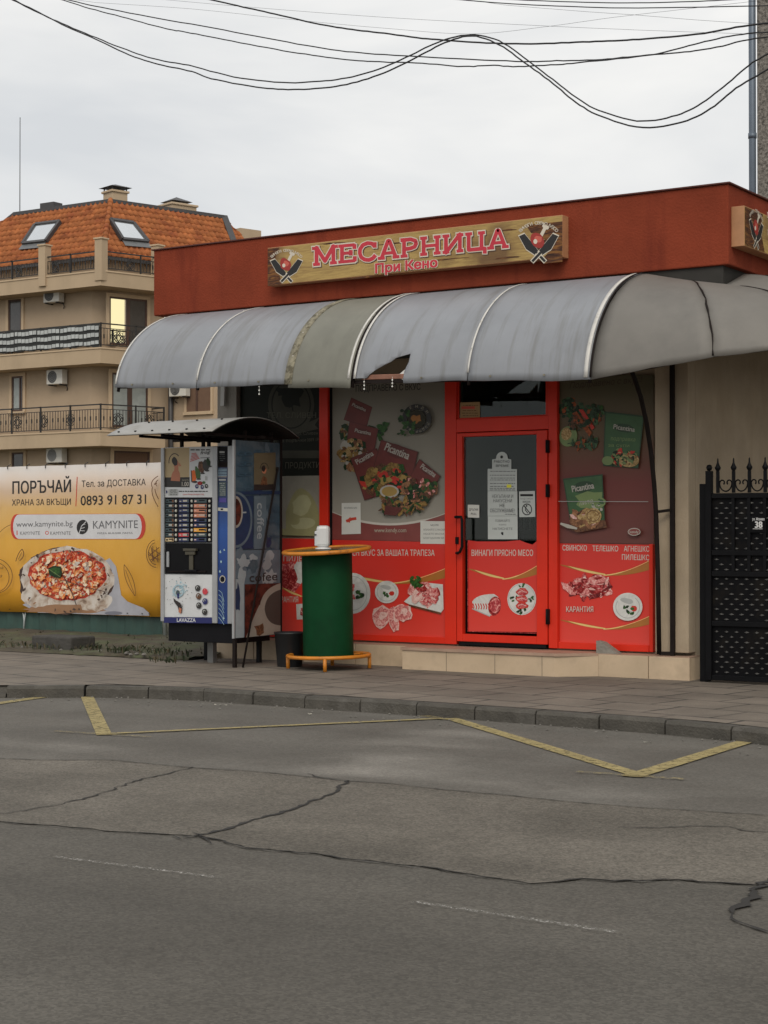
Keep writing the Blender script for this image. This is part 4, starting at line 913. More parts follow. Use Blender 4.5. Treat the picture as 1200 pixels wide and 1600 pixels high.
# faceted corner, running on along the passage side
corner = V((XFR - .02, YA + .02, ZTOP - .04))
edge = [(prof(1, AX1), prof(0, AX1)), (V((-5.33, 13.0, 2.69)), V((-5.95, 13.98, ZTOP - .10))), (V((-4.62, 13.5, 2.79)), V((-5.64, 13.98, ZTOP - .17))), (V((-4.5, 14.3, 2.83)), V((-5.575, 14.3, ZTOP - .03))), (V((-4.5, 17.8, 2.83)), V((-5.575, 17.8, ZTOP - .03)))]
def fan(e, t):
    lo, hi = e; th = t * pi / 2; fy = .84 * sin(th) + .16 * t; fz = .78 * cos(th) + .22 * (1 - t)
    return V((hi.x + (lo.x - hi.x) * fy, hi.y + (lo.y - hi.y) * fy, lo.z + (hi.z - lo.z) * fz))
for e0, e1 in zip(edge[:-1], edge[1:]):
    mb = MB(); ns = 8
    mb.grid([[fan(e0, t / NT_).lerp(fan(e1, t / NT_), s / ns) + V((0, 0, .012 * sin(pi * s / ns) * sin(pi * t / NT_) - .01 * rd.random() * (t / NT_))) for s in range(ns + 1)] for t in range(NT_ + 1)], m_sheetb)
    solid(mb.build('end_sheet', awn), .004)
for e_ in edge[1:4]:
    mb = MB(); path = [fan(e_, .12 + .88 * k / 16) + V((rd.uniform(-.006, .006), 0, .004)) for k in range(17)]; mb.tube(path, [.0065 * rd.uniform(.5, 1.5) for _ in path], m_frame, 6); mb.build('seam', awn)
# carrying frame: ribs, rails, and the bowed leg by the corner
for x in [topx[0] + .03] + topx[1:5] + [AX1 - .02]:
    mb = MB(); mb.tube([prof(k / 14, x) + V((0, .018, -.028)) for k in range(15)], .016, m_frame, 6); mb.build('rib', awn)
mb = MB(); mb.bar(V((AX0, Yo + .05, zlow(AX0) + .02)), V((AX1, Yo + .05, zlow(AX1) + .02)), .03, .03, m_frame)
mb.bar(V((AX0, 13.25, 3.13)), V((AX1, 13.25, 3.08)), .025, .025, m_frame)
for p, q in zip(edge[:-1], edge[1:]): mb.bar(p[0] + V((0, .03, .01)), q[0] + V((0, .03, .01)), .025, .025, m_frame)
mb.build('front_rail', awn)
XP = -6.24; yp = 14.06; XQ = -6.14
leg = [onX(u, v, XP) for u, v in ((984, 572), (991, 590), (1001, 620), (1010, 660), (1017, 705), (1022, 755), (1025, 800), (1028, 900), (1030, 1022))]
mb = MB(); mb.tube(leg, .022, m_frame, 6); z0p = .205
top = onX(1050, 555, XP)
mb.bar(V((XQ, yp - .02, z0p)), V((XQ, yp - .02, 3.5)), .036, .036, m_frame)
mb.bar(leg[6], V((XQ, yp - .02, leg[6].z + .02)), .025, .025, m_frame); mb.bar(V((leg[-1].x, leg[-1].y, z0p + .02)), V((XQ, yp - .02, z0p + .02)), .03, .03, m_frame)
mb.build('support_leg', awn)
# bead strings hanging from the lip
m_bead = flat('white bead', 235, 235, 230)
for i, (u, v0, v1, where) in enumerate(((405, 604, 616, 'string of white beads hanging from the awning lip above the coffee machine shelter'), (569, 591, 608, 'longer string of white beads hanging below the torn hole at the double joint strip'), (613, 594, 604, 'short string of white beads hanging below the rusty bar of the torn hole'))):
    mb = MB(); p = onY(u, v0, Yo + .03); q = onY(u, v1, Yo + .03); n_ = 4 if i == 1 else 3
    for k in range(n_):
        c = p.lerp(q, k / (n_ - 1)); mb.lathe([(.0005, -.008), (.007, -.004), (.008, 0), (.007, .004), (.0005, .008)], c, m_bead, 8)
    mb.tube([p + V((0, 0, .03)), q], .0015, m_bead, 4)
    tag(mb.build('bead_string', None, p), where, 'beads', 'bead strings under the awning')

# ================================================================== PAPER NOTICES
m_paper = flat('paper', 205, 205, 198, .8); m_paper2 = flat('greyish paper', 188, 193, 190, .8); m_txt = flat('paper text grey', 90, 92, 92, .8); m_txk = flat('paper text black', 34, 34, 36, .8); m_arrow = flat('red arrow', 190, 60, 40); m_yl = flat('yellow marker', 225, 220, 60); m_tan = flat('tan paper', 160, 128, 88, .8)
def notice(lbl, pts, m, draw, dy=-.010, grp='paper notices on the shop front'):
    a = FA(dy); a.poly(pts, m)
    draw(a); c = onY(sum(p[0] for p in pts) / len(pts), max(p[1] for p in pts), YF + dy)
    tag(a.build('paper_notice', None, c), lbl, 'notice', grp)
def lines(a, x0, x1, ys, m=None, h=1.0, rr=2):
    r_ = random.Random(int(x0 + ys[0]))
    for y in ys:
        x = x0 + r_.uniform(0, 2)
        while x < x1 - 2:
            l = r_.uniform(2, 6); a.rect(x, y, min(x + l, x1), y + h, m or m_txt); a.z -= a.step; x += l + 1
        a.z += a.step
notice('white sheet with a red arrow taped low on the grey spice poster', [(534, 786), (563.5, 785.5), (564, 834), (534, 835)], m_paper, lambda a: (a.text('ВНИМАНИЕ', (538, 795), (558, 795), 2.6, m_txt), a.line([(541, 814.5), (550, 811), (557, 810)], [4.4, 4.4, 4.4], m_arrow), a.poly([(540.5, 814), (548, 807.5), (547, 817)], m_arrow)))
notice('white sheet with grey lines of text at the door side of the wide window', [(657, 814), (701, 814.5), (701, 850), (657, 849.5)], m_paper, lambda a: (a.text('МОЛЯ', (673, 822), (685, 822), 2.6, m_txk), a.text('ВЛИЗАЙТЕ С МАСКИ', (662, 829), (695, 829), 2.6, m_txt), a.text('НОСЕТЕ МАСКА', (662, 835.5), (694, 835.5), 2.6, m_txt), a.text('БЛАГОДАРИМ ВИ', (662, 842), (694, 842), 2.6, m_txt)))
DD = -.037
notice('small round-topped work hours sticker, topmost of the column on the door glass', [(769, 733), (769, 718), (775, 717)] + [(784.5 + 9 * cos(t), 715 - 9 * sin(t)) for t in [pi - k * pi / 8 for k in range(9)]] + [(794, 717), (799, 718), (799, 733)], m_paper2, lambda a: (a.text('РАБОТНО', (772, 723), (796, 723), 3.6, m_txk, .02), a.text('ВРЕМЕ', (775, 729.5), (795, 729.5), 3.4, m_txk, .02), a.ell(784, 714, 2.2, 2.4, m_txk)), DD)
notice('sheet of small print with a yellow mark on the door glass, under the round-topped sticker', [(762, 732.5), (808, 733), (808, 767), (762, 767)], m_paper2, lambda a: (lines(a, 765, 805, [736, 742, 746.5, 749.5, 755, 759.5, 762.5, 765], m_txt), a.rect(792, 757, 799, 762, m_yl)), DD)
notice('sheet in large capitals on the door glass, middle of the column', [(762, 767.4), (808.5, 767.4), (808.7, 806), (762.2, 806)], m_paper2, lambda a: (a.text('НЕКЪПАНИ И', (769, 778), (802, 778), 5, m_txt, .01), a.text('НАКУСЕНИ', (771, 785), (800, 785), 5, m_txt, .01), a.text('НЕ', (781, 792.5), (789, 792.5), 5, m_txk, .01), a.text('ОБСЛУЖВАМЕ!', (766, 800.5), (804, 800.5), 5.4, m_txt, .01), lines(a, 789, 806, [803])), DD)
notice('sheet with three lines and a small hand, lowest of the column on the door glass', [(762.3, 806.4), (808.7, 806.4), (809, 842.5), (762.5, 842.5)], m_paper2, lambda a: (a.text('ПОВИКАЙТЕ', (774, 815.5), (797, 815.5), 3.4, m_txt, .01), a.text('като', (780, 821), (791, 821), 2.6, m_txt), a.text('НАТИСНЕТЕ', (770, 828), (801, 828), 3.4, m_txt, .01), a.blob(785, 834, 2, 2.6, m_txk, .3, 9)), DD)
notice('grey no entry pictogram sheet beside the column on the door glass', [(811, 768), (836, 767), (836.5, 807.5), (811.5, 808)], m_paper2, lambda a: (a.rect(813, 772, 833, 775.5, m_txk), a.text('ВХОД С МАСКА', (813.5, 780.5), (833, 780.5), 2.5, m_txt), a.text('МАСКА', (817, 785.5), (829, 785.5), 2.8, m_txk, .02), a.ring(823.5, 796, 6.6, 7.6, 8, 9.2, m_txk), a.line([(818.5, 790), (828.5, 802)], 1.5, m_txk), a.line([(822, 792), (821, 797), (825, 802)], 1.4, m_txk), a.ell(823, 790.5, 1.3, 1.4, m_txk)), DD)
notice('small square white push label above the door handle', [(731, 788.5), (749, 789), (749, 809), (731, 808.5)], m_paper, lambda a: (a.text('ДРЪПНИ', (733, 798), (747, 798), 3.4, m_txk, .015), a.text('PULL', (736, 804.5), (745, 804.5), 3.2, m_txk, .015)), DD)
notice('tan card in the corner of the window over the door', [(719, 629), (750, 628), (750, 653), (719, 654)], m_tan, lambda a: (lines(a, 722, 747, [633, 641, 645, 649], m_woodd), a.rect(721, 635, 742, 639, m_arrow)), -.016)
# ================================================================== GREEN BAR TABLE, DISPENSER, BIN, WEDGE
m_gr = mat('dark green paint', (0.005, 0.047, 0.017), .5, var=.18, vscale=3, spec=.08, col2=(.007, .034, .015), c2scale=2.4, c2lo=.5, c2hi=.72, c2stretch=(1, 1, .5))
m_or = mat('orange enamel', (0.58, 0.205, 0.018), .45, var=.15, vscale=9, col2=(.26, .085, .02), c2scale=11, c2lo=.60, c2hi=.70)
m_gl = mat('green glass top', (0.030, 0.055, 0.034), .18, var=.1, spec=.5)
tp = onZ(513, 1040, 0); tp = V((-9.33, 13.36, 0))
tab = thing('bar_table', 'tall green drum bar table with an orange ring rail round its top', 'table', tp)
c = tp
mb = MB(); mb.lathe([(.235, .10), (.238, .12), (.238, 1.09), (.235, 1.10)], c, m_gr, 48); mb.build('column', tab)
mb = MB(); mb.lathe([(.0005, 1.101), (.395, 1.101), (.40, 1.112), (.395, 1.122), (.0005, 1.122)], c, m_gl, 48); o1 = mb.build('table_top', tab)
mb = MB(); mb.tube([c + V((.405 * cos(t), .405 * sin(t), 1.115)) for t in [2 * pi * k / 48 for k in range(48)]], .020, m_or, 10, closed=True); o2 = mb.build('top_ring', tab)
mb = MB(); mb.tube([c + V((.385 * cos(t), .385 * sin(t), .125)) for t in [2 * pi * k / 48 for k in range(48)]], .018, m_or, 10, closed=True)
for k in range(4):
    t = pi / 4 + k * pi / 2 + .35; mb.tube([c + V((.22 * cos(t), .22 * sin(t), .12)), c + V((.385 * cos(t), .385 * sin(t), .125))], .011, m_or)
o3 = mb.build('foot_ring', tab)
mb = MB(); mb.lathe([(.0005, .106), (.33, .106), (.33, .118), (.0005, .118)], c, m_gl, 40); mb.build('foot_plate', tab)
for k in range(4):
    t = -pi / 2 + .52 + k * pi / 2; mb = MB(); mb.tube([c + V((.385 * cos(t), .385 * sin(t), .0)), c + V((.385 * cos(t), .385 * sin(t), .12))], .018, m_or, 8); mb.build('leg', tab)
# it stands a little out of true, and its top is knocked towards the street
vdir = V((c.x, c.y, 0)).normalized()
Rk = Matrix.Rotation(radians(3.0), 4, RGT) 
Rl = Matrix.Rotation(radians(-2.4), 4, V((-sin(YAW), cos(YAW), 0)))
for o_ in (o1, o2):
    P_ = Matrix.Translation((0, 0, 1.11)); o_.matrix_local = P_ @ Rl @ Rk @ P_.inverted()
P_ = Matrix.Translation((0, 0, .12)); 
tab.rotation_euler = Matrix.Rotation(radians(-1.0), 4, V((-sin(YAW), cos(YAW), 0))).to_euler()
# soap dispenser on the table
m_dw = flat('dispenser white plastic', 205, 205, 205, .35); m_dk_ = flat('dispenser window', 20, 22, 24, .3)
dp_ = V((-9.37, 13.36, 1.122)); dp_ = onY(505, 858, 13.34)
dsp = thing('soap_dispenser', 'white soap dispenser standing on the green bar table', 'dispenser', dp_)
def lo(p): return dp_ + V(p)
mb = MB(); mb.obox(lo((0, 0, .12)), V((cos(.5), sin(.5), 0)), V((-sin(.5), cos(.5), 0)), V((0, 0, 1)), .125, .115, .205, m_dw, .03); mb.build('body', dsp)
mb = MB(); mb.lathe([(.075, .0), (.075, .012), (.03, .022)], dp_, m_dw, 24); mb.build('foot', dsp)
mb = MB(); mb.obox(lo((-.028, -.058, .10)), V((cos(.5), sin(.5), 0)), V((-sin(.5), cos(.5), 0)), V((0, 0, 1)), .05, .02, .14, mat('dispenser lever', (.55, .56, .58), .3), .008); mb.build('lever', dsp)
mb = MB(); mb.lathe([(.0005, -.004), (.011, -.004), (.011, .006), (.0005, .006)], lo((-.038, -.073, .135)), m_dk_, 14); mb.build('level_window', dsp)
# black bin
bp_ = V((-9.80, 13.38, 0)); mb = MB(); mb.lathe([(.115, 0), (.12, .01), (.145, .31), (.152, .315), (.152, .33), (.138, .33), (.112, .02), (.0005, .02)], bp_, mat('black plastic', (.012, .013, .015), .5), 28)
b_o = mb.build('waste_bin', None, bp_); tag(b_o, 'black plastic bin on the pavement between coffee machine and green bar table', 'bin')
# grey wedge
w0, w1, w2 = onY(926, 1017, 13.9), onY(960, 1019, 13.9), onY(927, 999, 13.9)
zb_ = .2035
mb = MB(); mb.prism([V((w0.x, 13.97, zb_)), V((w1.x, 13.97, zb_)), V((w1.x - .03, 13.97, zb_ + .02)), V((w0.x + .06, 13.97, zb_ + .10)), V((w0.x, 13.97, zb_ + .112))], (0, .09, 0), mat('grey stone', (.24, .22, .19), .9, var=.2, bump=.5)); tag(mb.build('stone_wedge', None, V(((w0.x + w1.x) / 2, 14.0, zb_))), 'grey stone door wedge lying on the plinth between the door step and the bowed leg', 'wedge')
# bottles inside
m_bot = mat('dark bottle', (.015, .02, .014), .2)
for i, u in enumerate((812, 820, 829)):
    c_ = onY(u, 800, YF + 1.2); c_.z = 1.311; mb = MB(); mb.lathe([(.036, 0), (.037, .15), (.03, .19), (.013, .22), (.013, .28), (.016, .285), (.0005, .286)], c_, m_bot, 14)
    tag(mb.build('bottle', None, c_), 'dark bottle standing in a row on the counter behind the door glass', 'bottle', 'bottles on the shop counter')

# ================================================================== COFFEE MACHINE AND ITS SHELTER
YM = 13.05
m_cas = mat('machine silver casing', (0.36, 0.37, 0.38), .35, metal=.3, var=.05); m_mdk = mat('machine dark', (0.009, 0.009, 0.011), .4, spec=.1); m_mw = flat('machine white panel', 200, 202, 204, .35)
m_blue = ramp_mat('machine blue strip', [(.4, (.010, .035, .16)), (.9, (.012, .07, .30)), (1.25, (.01, .025, .09)), (1.9, (.012, .014, .03))], rough=.25); m_navy = flat('logo navy', 26, 32, 92)
MP = lambda u, v: onY(u, v, YM)
mx0, mx1 = MP(252, 830).x, MP(365, 830).x; mz0, mz1 = MP(330, 974).z, MP(330, 697).z
vm = thing('vending_machine', 'tall silver coffee vending machine with rows of drink buttons', 'vending machine', ((mx0 + mx1) / 2, YM, mz0))
mb = MB(); mb.box(mx0, mx1, YM + .012, YM + .66, mz0, mz1, m_cas, .012); mb.build('cabinet', vm)
def MA(dy=0): return Art(lambda u, v: onY(u, v, YM + .011 - dy), (0, -1, 0))
mb = MB()
for u0, u1 in ((252, 257), (332.5, 340), (356.5, 365)): mb.box(MP(u0, 830).x, MP(u1, 830).x, YM - .012, YM + .0115, mz0 + .002, mz1 - .002, m_cas, .006)
mb.build('frame_trim', vm)
a = MA(); a.quad(257.2, 332.3, 699.5, 697.5, 777, 777, m_mw)
m_tanp = flat('poster tan', 182, 160, 122); m_skin = flat('poster skin', 176, 112, 84); m_hair = flat('poster hair', 40, 32, 30); m_orp = flat('poster orange', 216, 100, 30); m_grp = flat('poster green', 60, 92, 44)
a.quad(257.6, 296, 700.5, 699, 761, 761.3, m_tanp); a.quad(257.6, 296.5, 746, 745.5, 761.2, 761.5, m_ink)
a.poly([(267, 751)] + bez((267, 751), (268, 737), (273, 735), 5) + bez((279, 735), (283, 740), (281, 752), 5), m_skin); a.blob(275.5, 725, 4.2, 6.5, m_skin, .05, 14); a.poly([(273, 728), (279, 730), (279, 737), (272, 737)], m_skin); a.poly([(280, 722), (283.5, 728), (280, 729)], m_skin); a.blob(273.2, 721, 4.2, 7.0, m_hair, .08, 13, -.25); a.ring(273, 722, 8.2, 12.5, 9.4, 13.8, m_hair, 20, pi * .95, pi * 1.75)
a.text('Lavanta', (285, 751), (295, 751), 2.6, CRM); a.text('1.00', (284.5, 759.5), (295, 759.5), 6.5, m_ptx, .03)
for i in range(4): a.rect(298 + i * 8, 702, 304.5 + i * 8, 703.8, m_ink)
a.text('frog', (313, 710), (328, 708.5), 5, m_ink, .02, slant=.25); a.line([(313.5, 715.5), (328, 715)], .9, m_ink)
for i in range(6): a.line([(297.5 + i * .4, 721 - i * 2.4), (312 - i, 716 - i * 1.6)], 1.0, m_tom)
a.poly([(299, 736), (304, 734), (308, 744), (306, 751), (300, 754)], m_orp); a.poly([(298.6, 735), (300, 735), (301, 753), (299.3, 753)], m_ink); a.ell(304.5, 753, 4.5, 1.6, m_ink)
for x, y, r1, r2, m_ in ((309, 739, 4, 10, m_grp), (315, 730, 5, 10, m_brn), (322, 727, 5, 9, m_ink), (326, 722, 3, 7, m_leaf2)): a.blob(x, y, r1, r2, m_, .15, 13, -.2); a.ell(x + 2, y + r2 * .95, 3.5, 1.3, m_ink)
for x, y, m_ in ((308, 760, m_navy), (316.5, 761, m_navy), (323, 759.5, m_ink)): a.ell(x, y, 2.6, 3.4, m_); a.ell(x + .4, y - .4, 1.1, 1.3, m_plate2)
a.ell(313, 755, 4, 3, m_mred); a.ell(319, 754, 2.4, 2.2, m_grp); a.blob(322.5, 747, 2, 3, m_plate2, .3, 9)
a.ell(261, 768.5, 1, 2.4, m_navy); a.poly([(264, 764.5), (278, 764.2), (278, 774), (264, 774)], m_plate2); lines(a, 265, 277.5, [765, 767, 769.5, 772], m_txt); lines(a, 279, 328, [767], m_ink, 1.3); a.text('www.lavazzaexpert.bg', (286, 773.5), (319, 773), 2.2, m_tom)
a.build('advert_panel', vm)
# button field
a = MA(); a.quad(257.2, 332.3, 777.3, 777.3, 848, 848, m_mdk)
m_lab1 = flat('label teal grey', 62, 78, 82); m_lab2 = flat('label navy', 34, 44, 84); m_lab3 = flat('label pink', 196, 130, 104); m_laby = flat('label yellow', 222, 160, 62); m_labr = flat('label red', 190, 60, 70); m_lcr = flat('label cream', 196, 176, 138); m_but = flat('button light grey', 190, 188, 178)
cols3 = [[m_lab1] * 8 + [m_lcr], [m_lab2] * 7 + [m_labr, m_lab2], [m_mdk, m_lab3, m_lab3, m_lab3, m_lab2, m_lab2, m_laby, m_lab1, m_lab2]]
for ci, (x0, x1, bx) in enumerate(((259, 272, 274.6), (280, 296, 299.3), (304, 324, 327))):
    for r in range(9):
        y = 780 + r * 7.55; m_ = cols3[ci][r] if cols3[ci][r] is not m_mdk else m_lab1
        a.rect(x0, y, x1, y + 5.6, m_); k = random.Random(ci * 20 + r)
        a.rect(x0 + 1, y + 1.6 + k.random(), x0 + 4, y + 3.4 + k.random(), m_ptx if ci == 1 else m_pale if ci == 2 else m_mdk); a.rect(x0 + (x1 - x0) * .4, y + 1.2, x0 + (x1 - x0) * .85, y + 2.8 + k.random() * 1.5, m_ptx if r % 2 or ci == 1 else m_mdk)
        a.rect(x1 - 3, y + .6, x1 - .5, y + 4.9, m_brn if ci == 0 else m_lab1)
a.build('button_field', vm)
for bx in (274.6, 299.3, 327):
    for r in range(9):
        c_ = MP(bx, 783 + r * 7.55); mb = MB(); mb.obox(c_ + V((0, .004, 0)), V((1, 0, 0)), V((0, 1, 0)), V((0, 0, 1)), .022, .02, .028, m_but, .008); mb.build('button', vm)
# dispensing bay: a real recess look with frame, cup holder
mb = MB(); x0, x1, zz0, zz1 = MP(257.5, 870).x, MP(332, 870).x, MP(295, 897).z, MP(295, 848.5).z
mb.box(x0, x1, YM + .005, YM + .0105, zz0, zz1, mat('bay dark', (.006, .006, .007), .3, spec=.12)); 
mb.box(MP(261, 870).x, MP(264.5, 870).x, YM - .01, YM + .004, MP(262, 886).z, MP(262, 862).z, m_cas, .003)
mb.bar(MP(264, 893), MP(322, 893), .02, .012, m_frame)
mb.build('cup_bay', vm)
mb = MB(); cc = MP(298, 870); m_hold = flat('cup holder', 70, 66, 54, .3)
mb.box(cc.x - .075, cc.x + .085, YM - .03, YM + .004, MP(297, 861).z, MP(297, 857).z, m_hold, .004); mb.box(cc.x - .055, cc.x + .065, YM - .022, YM + .004, MP(297, 867).z, MP(297, 861.5).z, m_hold, .004); mb.box(cc.x - .015, cc.x + .035, YM - .01, YM + .004, MP(297, 891).z, MP(297, 867).z, m_hold, .004); mb.box(cc.x - .07, cc.x + .09, YM - .03, YM + .004, MP(297, 893).z, MP(297, 890).z, m_mdk, .003)
mb.build('cup_holder', vm)
a = MA(); a.quad(257.2, 332.3, 897.8, 897.8, 964, 964.5, m_mw)
m_spl = flat('splash blue', 150, 178, 190); m_spl2 = flat('splash pale', 182, 200, 206)
rs = random.Random(9)
for i in range(60):
    t = rs.uniform(0, 2 * pi); q = rs.uniform(.2, 1); a.blob(280 + 14 * q * cos(t), 922 + 14 * q * sin(t), rs.uniform(.6, 2.4), rs.uniform(.5, 1.6), rs.choice([m_spl, m_spl2, m_spl2]), .4, 8, rs.uniform(0, 3), i)
for i in range(26):
    t = rs.uniform(0, 2 * pi); q = rs.uniform(.9, 1.5); a.ell(280 + 14 * q * cos(t), 926 + 16 * q * sin(t), .6, .6, m_txt, n=6)
a.ring(280, 923, 7, 8, 8.6, 9.8, m_spl, 24); a.ell(279, 926, 3, 4, m_lab1); a.ell(279.5, 931, 1.6, 4.5, m_navy)
a.poly([(272, 934), (276, 938), (283, 942), (286, 950), (285, 958), (281, 957), (279, 948), (273, 940)], m_hair); a.poly([(281, 949), (285, 951), (284, 959), (280, 956)], m_skin)
for x, y, m_ in ((310, 919, m_ink), (321.5, 924, m_labr), (311.5, 931.5, m_brn), (321.5, 939.5, m_navy), (312, 946, m_ink), (321, 956, m_ink)): a.blob(x, y, 4.2, 5, m_, .06, 14); a.ell(x - .6, y - .8, 2, 2.4, m_plate2 if m_ is not m_labr else m_rose); a.ell(x - .2, y - .2, 1.4, 1.8, m_)
a.quad(257.4, 332.5, 964.3, 964.8, 973, 974, m_navy); a.text('LAVAZZA', (278, 971.5), (307, 971.7), 5.6, m_mw, .03)
a.build('lower_panel', vm)
a = MA(); a.quad(340.2, 356.3, 697, 696.5, 974.3, 974.8, m_blue)
a.quad(340.4, 356, 698, 698, 728, 728, m_mdk); a.rect(343, 705, 351, 708, m_plate2); a.rect(343.5, 709.5, 351, 711, m_txt); lines(a, 342.5, 352, [713, 716, 719], m_txt)
a.quad(339.8, 356, 722, 722, 730, 730, m_frame); a.quad(340.3, 355.5, 731, 731, 747, 747, m_lab2)
for i in range(6): a.rect(341, 732.5 + i * 2.4, 354.5, 733.6 + i * 2.4, m_spl if i < 5 else m_ptx)
a.rect(342, 748.5, 353, 751, m_plate2); a.quad(342, 353.5, 753, 753, 775, 775, m_lab1); lines(a, 343, 352.5, [755, 758, 761, 764, 767, 770, 773], m_plate2, .8); a.quad(343, 354, 778, 778, 785, 785, flat('violet display', 72, 62, 140)); a.quad(340.5, 356.3, 793, 794, 798, 799, m_but); a.rect(345, 794.5, 349, 797, m_mdk)
a.ell(348, 905, 4.6, 6, m_ptx); a.ell(348, 905, 3.4, 4.5, m_mdk)
for i in range(7): a.line([(342, 922 + i * 7), (347, 926 + i * 7.4), (350.5, 940 + i * 6)], .7, m_spl)
for x, y in ((345, 862), (351, 859), (346, 878), (344, 893), (350, 966)): a.blob(x, y, 1.4, 2, m_spl, .4, 8)
a.build('coin_strip', vm)
# stand under the machine
mb = MB(); mb.box(mx0 + .05, mx1 - .03, YM + .05, YM + .62, mz0 - .19, mz0 - .002, m_mdk, .005)
for x in (mx0 + .12, mx1 - .12):
    mb.box(x - .02, x + .02, YM + .54, YM + .58, 0, mz0 - .191, m_mdk)
g0 = onZ(305, 1026, 0); 
mb.build('stand', vm)
mb = MB(); mb.box(mx0 + .34, mx0 + .41, YM + .30, YM + .36, 0, mz0 - .192, flat('galvanised leg', 120, 120, 118, .4)); mb.build('prop_leg', vm)
# shelter with curved roof, picture panel, posts
m_shr = mat('shelter roof grey', (0.33, 0.325, 0.31), .45, var=.14, vscale=3, col2=(.2, .19, .17), c2scale=3, c2lo=.5, c2hi=.7); XP2 = -10.13
sh = thing('machine_shelter', 'coffee machine shelter with low curved grey roof and blue picture side panel', 'shelter', (XP2 - .5, YM + .3, 0))
rx0, rx1 = -11.28, -9.99; ry0, ry1 = 12.43, 13.80
def arch(s): return ry0 + (ry1 - ry0) * s, 2.215 + .165 * (1 - (2 * s - 1) ** 2)
mb = MB(); mb.grid([[V((rx0 + (rx1 - rx0) * k / 10, *arch(s / 20))) for k in range(11)] for s in range(21)], m_shr)
for k in range(6): mb.obox(V((rx0 + .1 + k * .21, ry0 + .06, arch(.045)[1] + .004)), V((1, 0, 0)), V((0, 1, 0)), V((0, 0, 1)), .016, .016, .012, m_mdk)
for k in range(4): mb.obox(V((rx0 + .2 + k * .3, arch(.28)[0], arch(.28)[1] + .004)), V((1, 0, 0)), V((0, 1, 0)), V((0, 0, 1)), .016, .016, .012, m_mdk)
o = mb.build('roof', sh); solid(o, .006)
mb2 = MB(); mb2.grid([[V((rx0 + .01 + (rx1 - rx0 - .006) * k / 10, arch(.01 + s / 20 * .98)[0], arch(.01 + s / 20 * .98)[1] - .012)) for k in range(11)] for s in range(21)], mat('underside shade', (.02, .019, .018), .8, spec=.1)); solid(mb2.build('roof_underside_shade', sh), .004)  # dark sheet added under the roof, its colour stands for the underside shade
mb = MB()
for x in (rx0 + .35, rx0 + .62, rx1 - .16):
    mb.bar(V((x, ry0 + .08, 2.20)), V((x, ry1 - .08, 2.20)), .025, .025, m_frame)
    for y in (YM + .08, YM + .5): mb.bar(V((x, y, mz1 - .0)), V((x, y, 2.26)), .028, .028, m_frame, up=(0, 1, 0))
mb.bar(V((rx0 + .1, YM + .25, 2.20)), V((rx1 - .05, YM + .25, 2.20)), .03, .03, m_frame)
mb.build('roof_frame', sh)
zp0, zp1 = onX(366.5, 997.5, XP2).z, 2.16
yp0, yp1 = onX(366.5, 850, XP2).y, onX(437, 850, XP2).y
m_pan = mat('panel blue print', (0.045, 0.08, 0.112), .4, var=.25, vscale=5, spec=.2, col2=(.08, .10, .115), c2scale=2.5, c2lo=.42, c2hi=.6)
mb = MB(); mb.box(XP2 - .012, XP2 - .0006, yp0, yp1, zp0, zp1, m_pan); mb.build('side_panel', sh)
a = Art(lambda u, v: onX(u, v, XP2), (1, 0, 0), start=.0006)
m_pal = flat('panel pale', 146, 152, 156, var=.15); m_pal2 = flat('panel slate', 88, 102, 112, var=.2); m_bl2 = flat('panel deep blue', 24, 46, 78, var=.2); m_cup = flat('panel cup', 150, 142, 132, var=.1); m_cup2 = flat('panel cup inside', 70, 64, 59); m_cof = food('panel coffee red', [(.35, (40, 16, 12)), (.6, (92, 40, 30))], 8); m_tx2 = flat('panel letter blue', 56, 80, 97)  # print colours darkened: shade on this side of the shelter painted in
m_tanq = flat('panel poster shaded tan', 98, 88, 68)
rp_ = random.Random(2)
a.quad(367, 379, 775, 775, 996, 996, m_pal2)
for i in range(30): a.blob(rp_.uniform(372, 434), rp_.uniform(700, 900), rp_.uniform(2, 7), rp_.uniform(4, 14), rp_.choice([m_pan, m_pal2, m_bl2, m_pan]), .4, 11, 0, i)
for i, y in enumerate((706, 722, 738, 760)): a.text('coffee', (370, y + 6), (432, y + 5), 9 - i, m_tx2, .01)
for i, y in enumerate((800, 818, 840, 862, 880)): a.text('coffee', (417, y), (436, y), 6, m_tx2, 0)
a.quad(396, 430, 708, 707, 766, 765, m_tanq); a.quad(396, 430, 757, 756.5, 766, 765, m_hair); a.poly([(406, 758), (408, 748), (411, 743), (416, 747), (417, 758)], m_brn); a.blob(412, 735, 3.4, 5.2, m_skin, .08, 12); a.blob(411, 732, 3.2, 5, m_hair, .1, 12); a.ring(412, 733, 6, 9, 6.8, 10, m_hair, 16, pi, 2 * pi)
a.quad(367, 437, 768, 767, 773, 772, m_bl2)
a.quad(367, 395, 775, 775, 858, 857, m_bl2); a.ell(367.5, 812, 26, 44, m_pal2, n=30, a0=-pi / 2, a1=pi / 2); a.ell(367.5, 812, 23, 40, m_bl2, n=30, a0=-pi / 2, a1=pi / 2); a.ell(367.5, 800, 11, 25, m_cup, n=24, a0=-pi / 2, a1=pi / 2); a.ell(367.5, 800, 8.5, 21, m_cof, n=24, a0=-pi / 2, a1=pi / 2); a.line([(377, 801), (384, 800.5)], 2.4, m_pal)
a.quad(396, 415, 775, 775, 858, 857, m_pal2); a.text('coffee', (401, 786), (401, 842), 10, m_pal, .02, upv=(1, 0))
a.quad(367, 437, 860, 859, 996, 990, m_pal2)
for i in range(16): a.blob(rp_.uniform(372, 432), rp_.uniform(864, 905), rp_.uniform(3, 9), rp_.uniform(4, 12), rp_.choice([m_pal, m_pal2, m_pan, m_pal]), .35, 11, 0, i + 50)
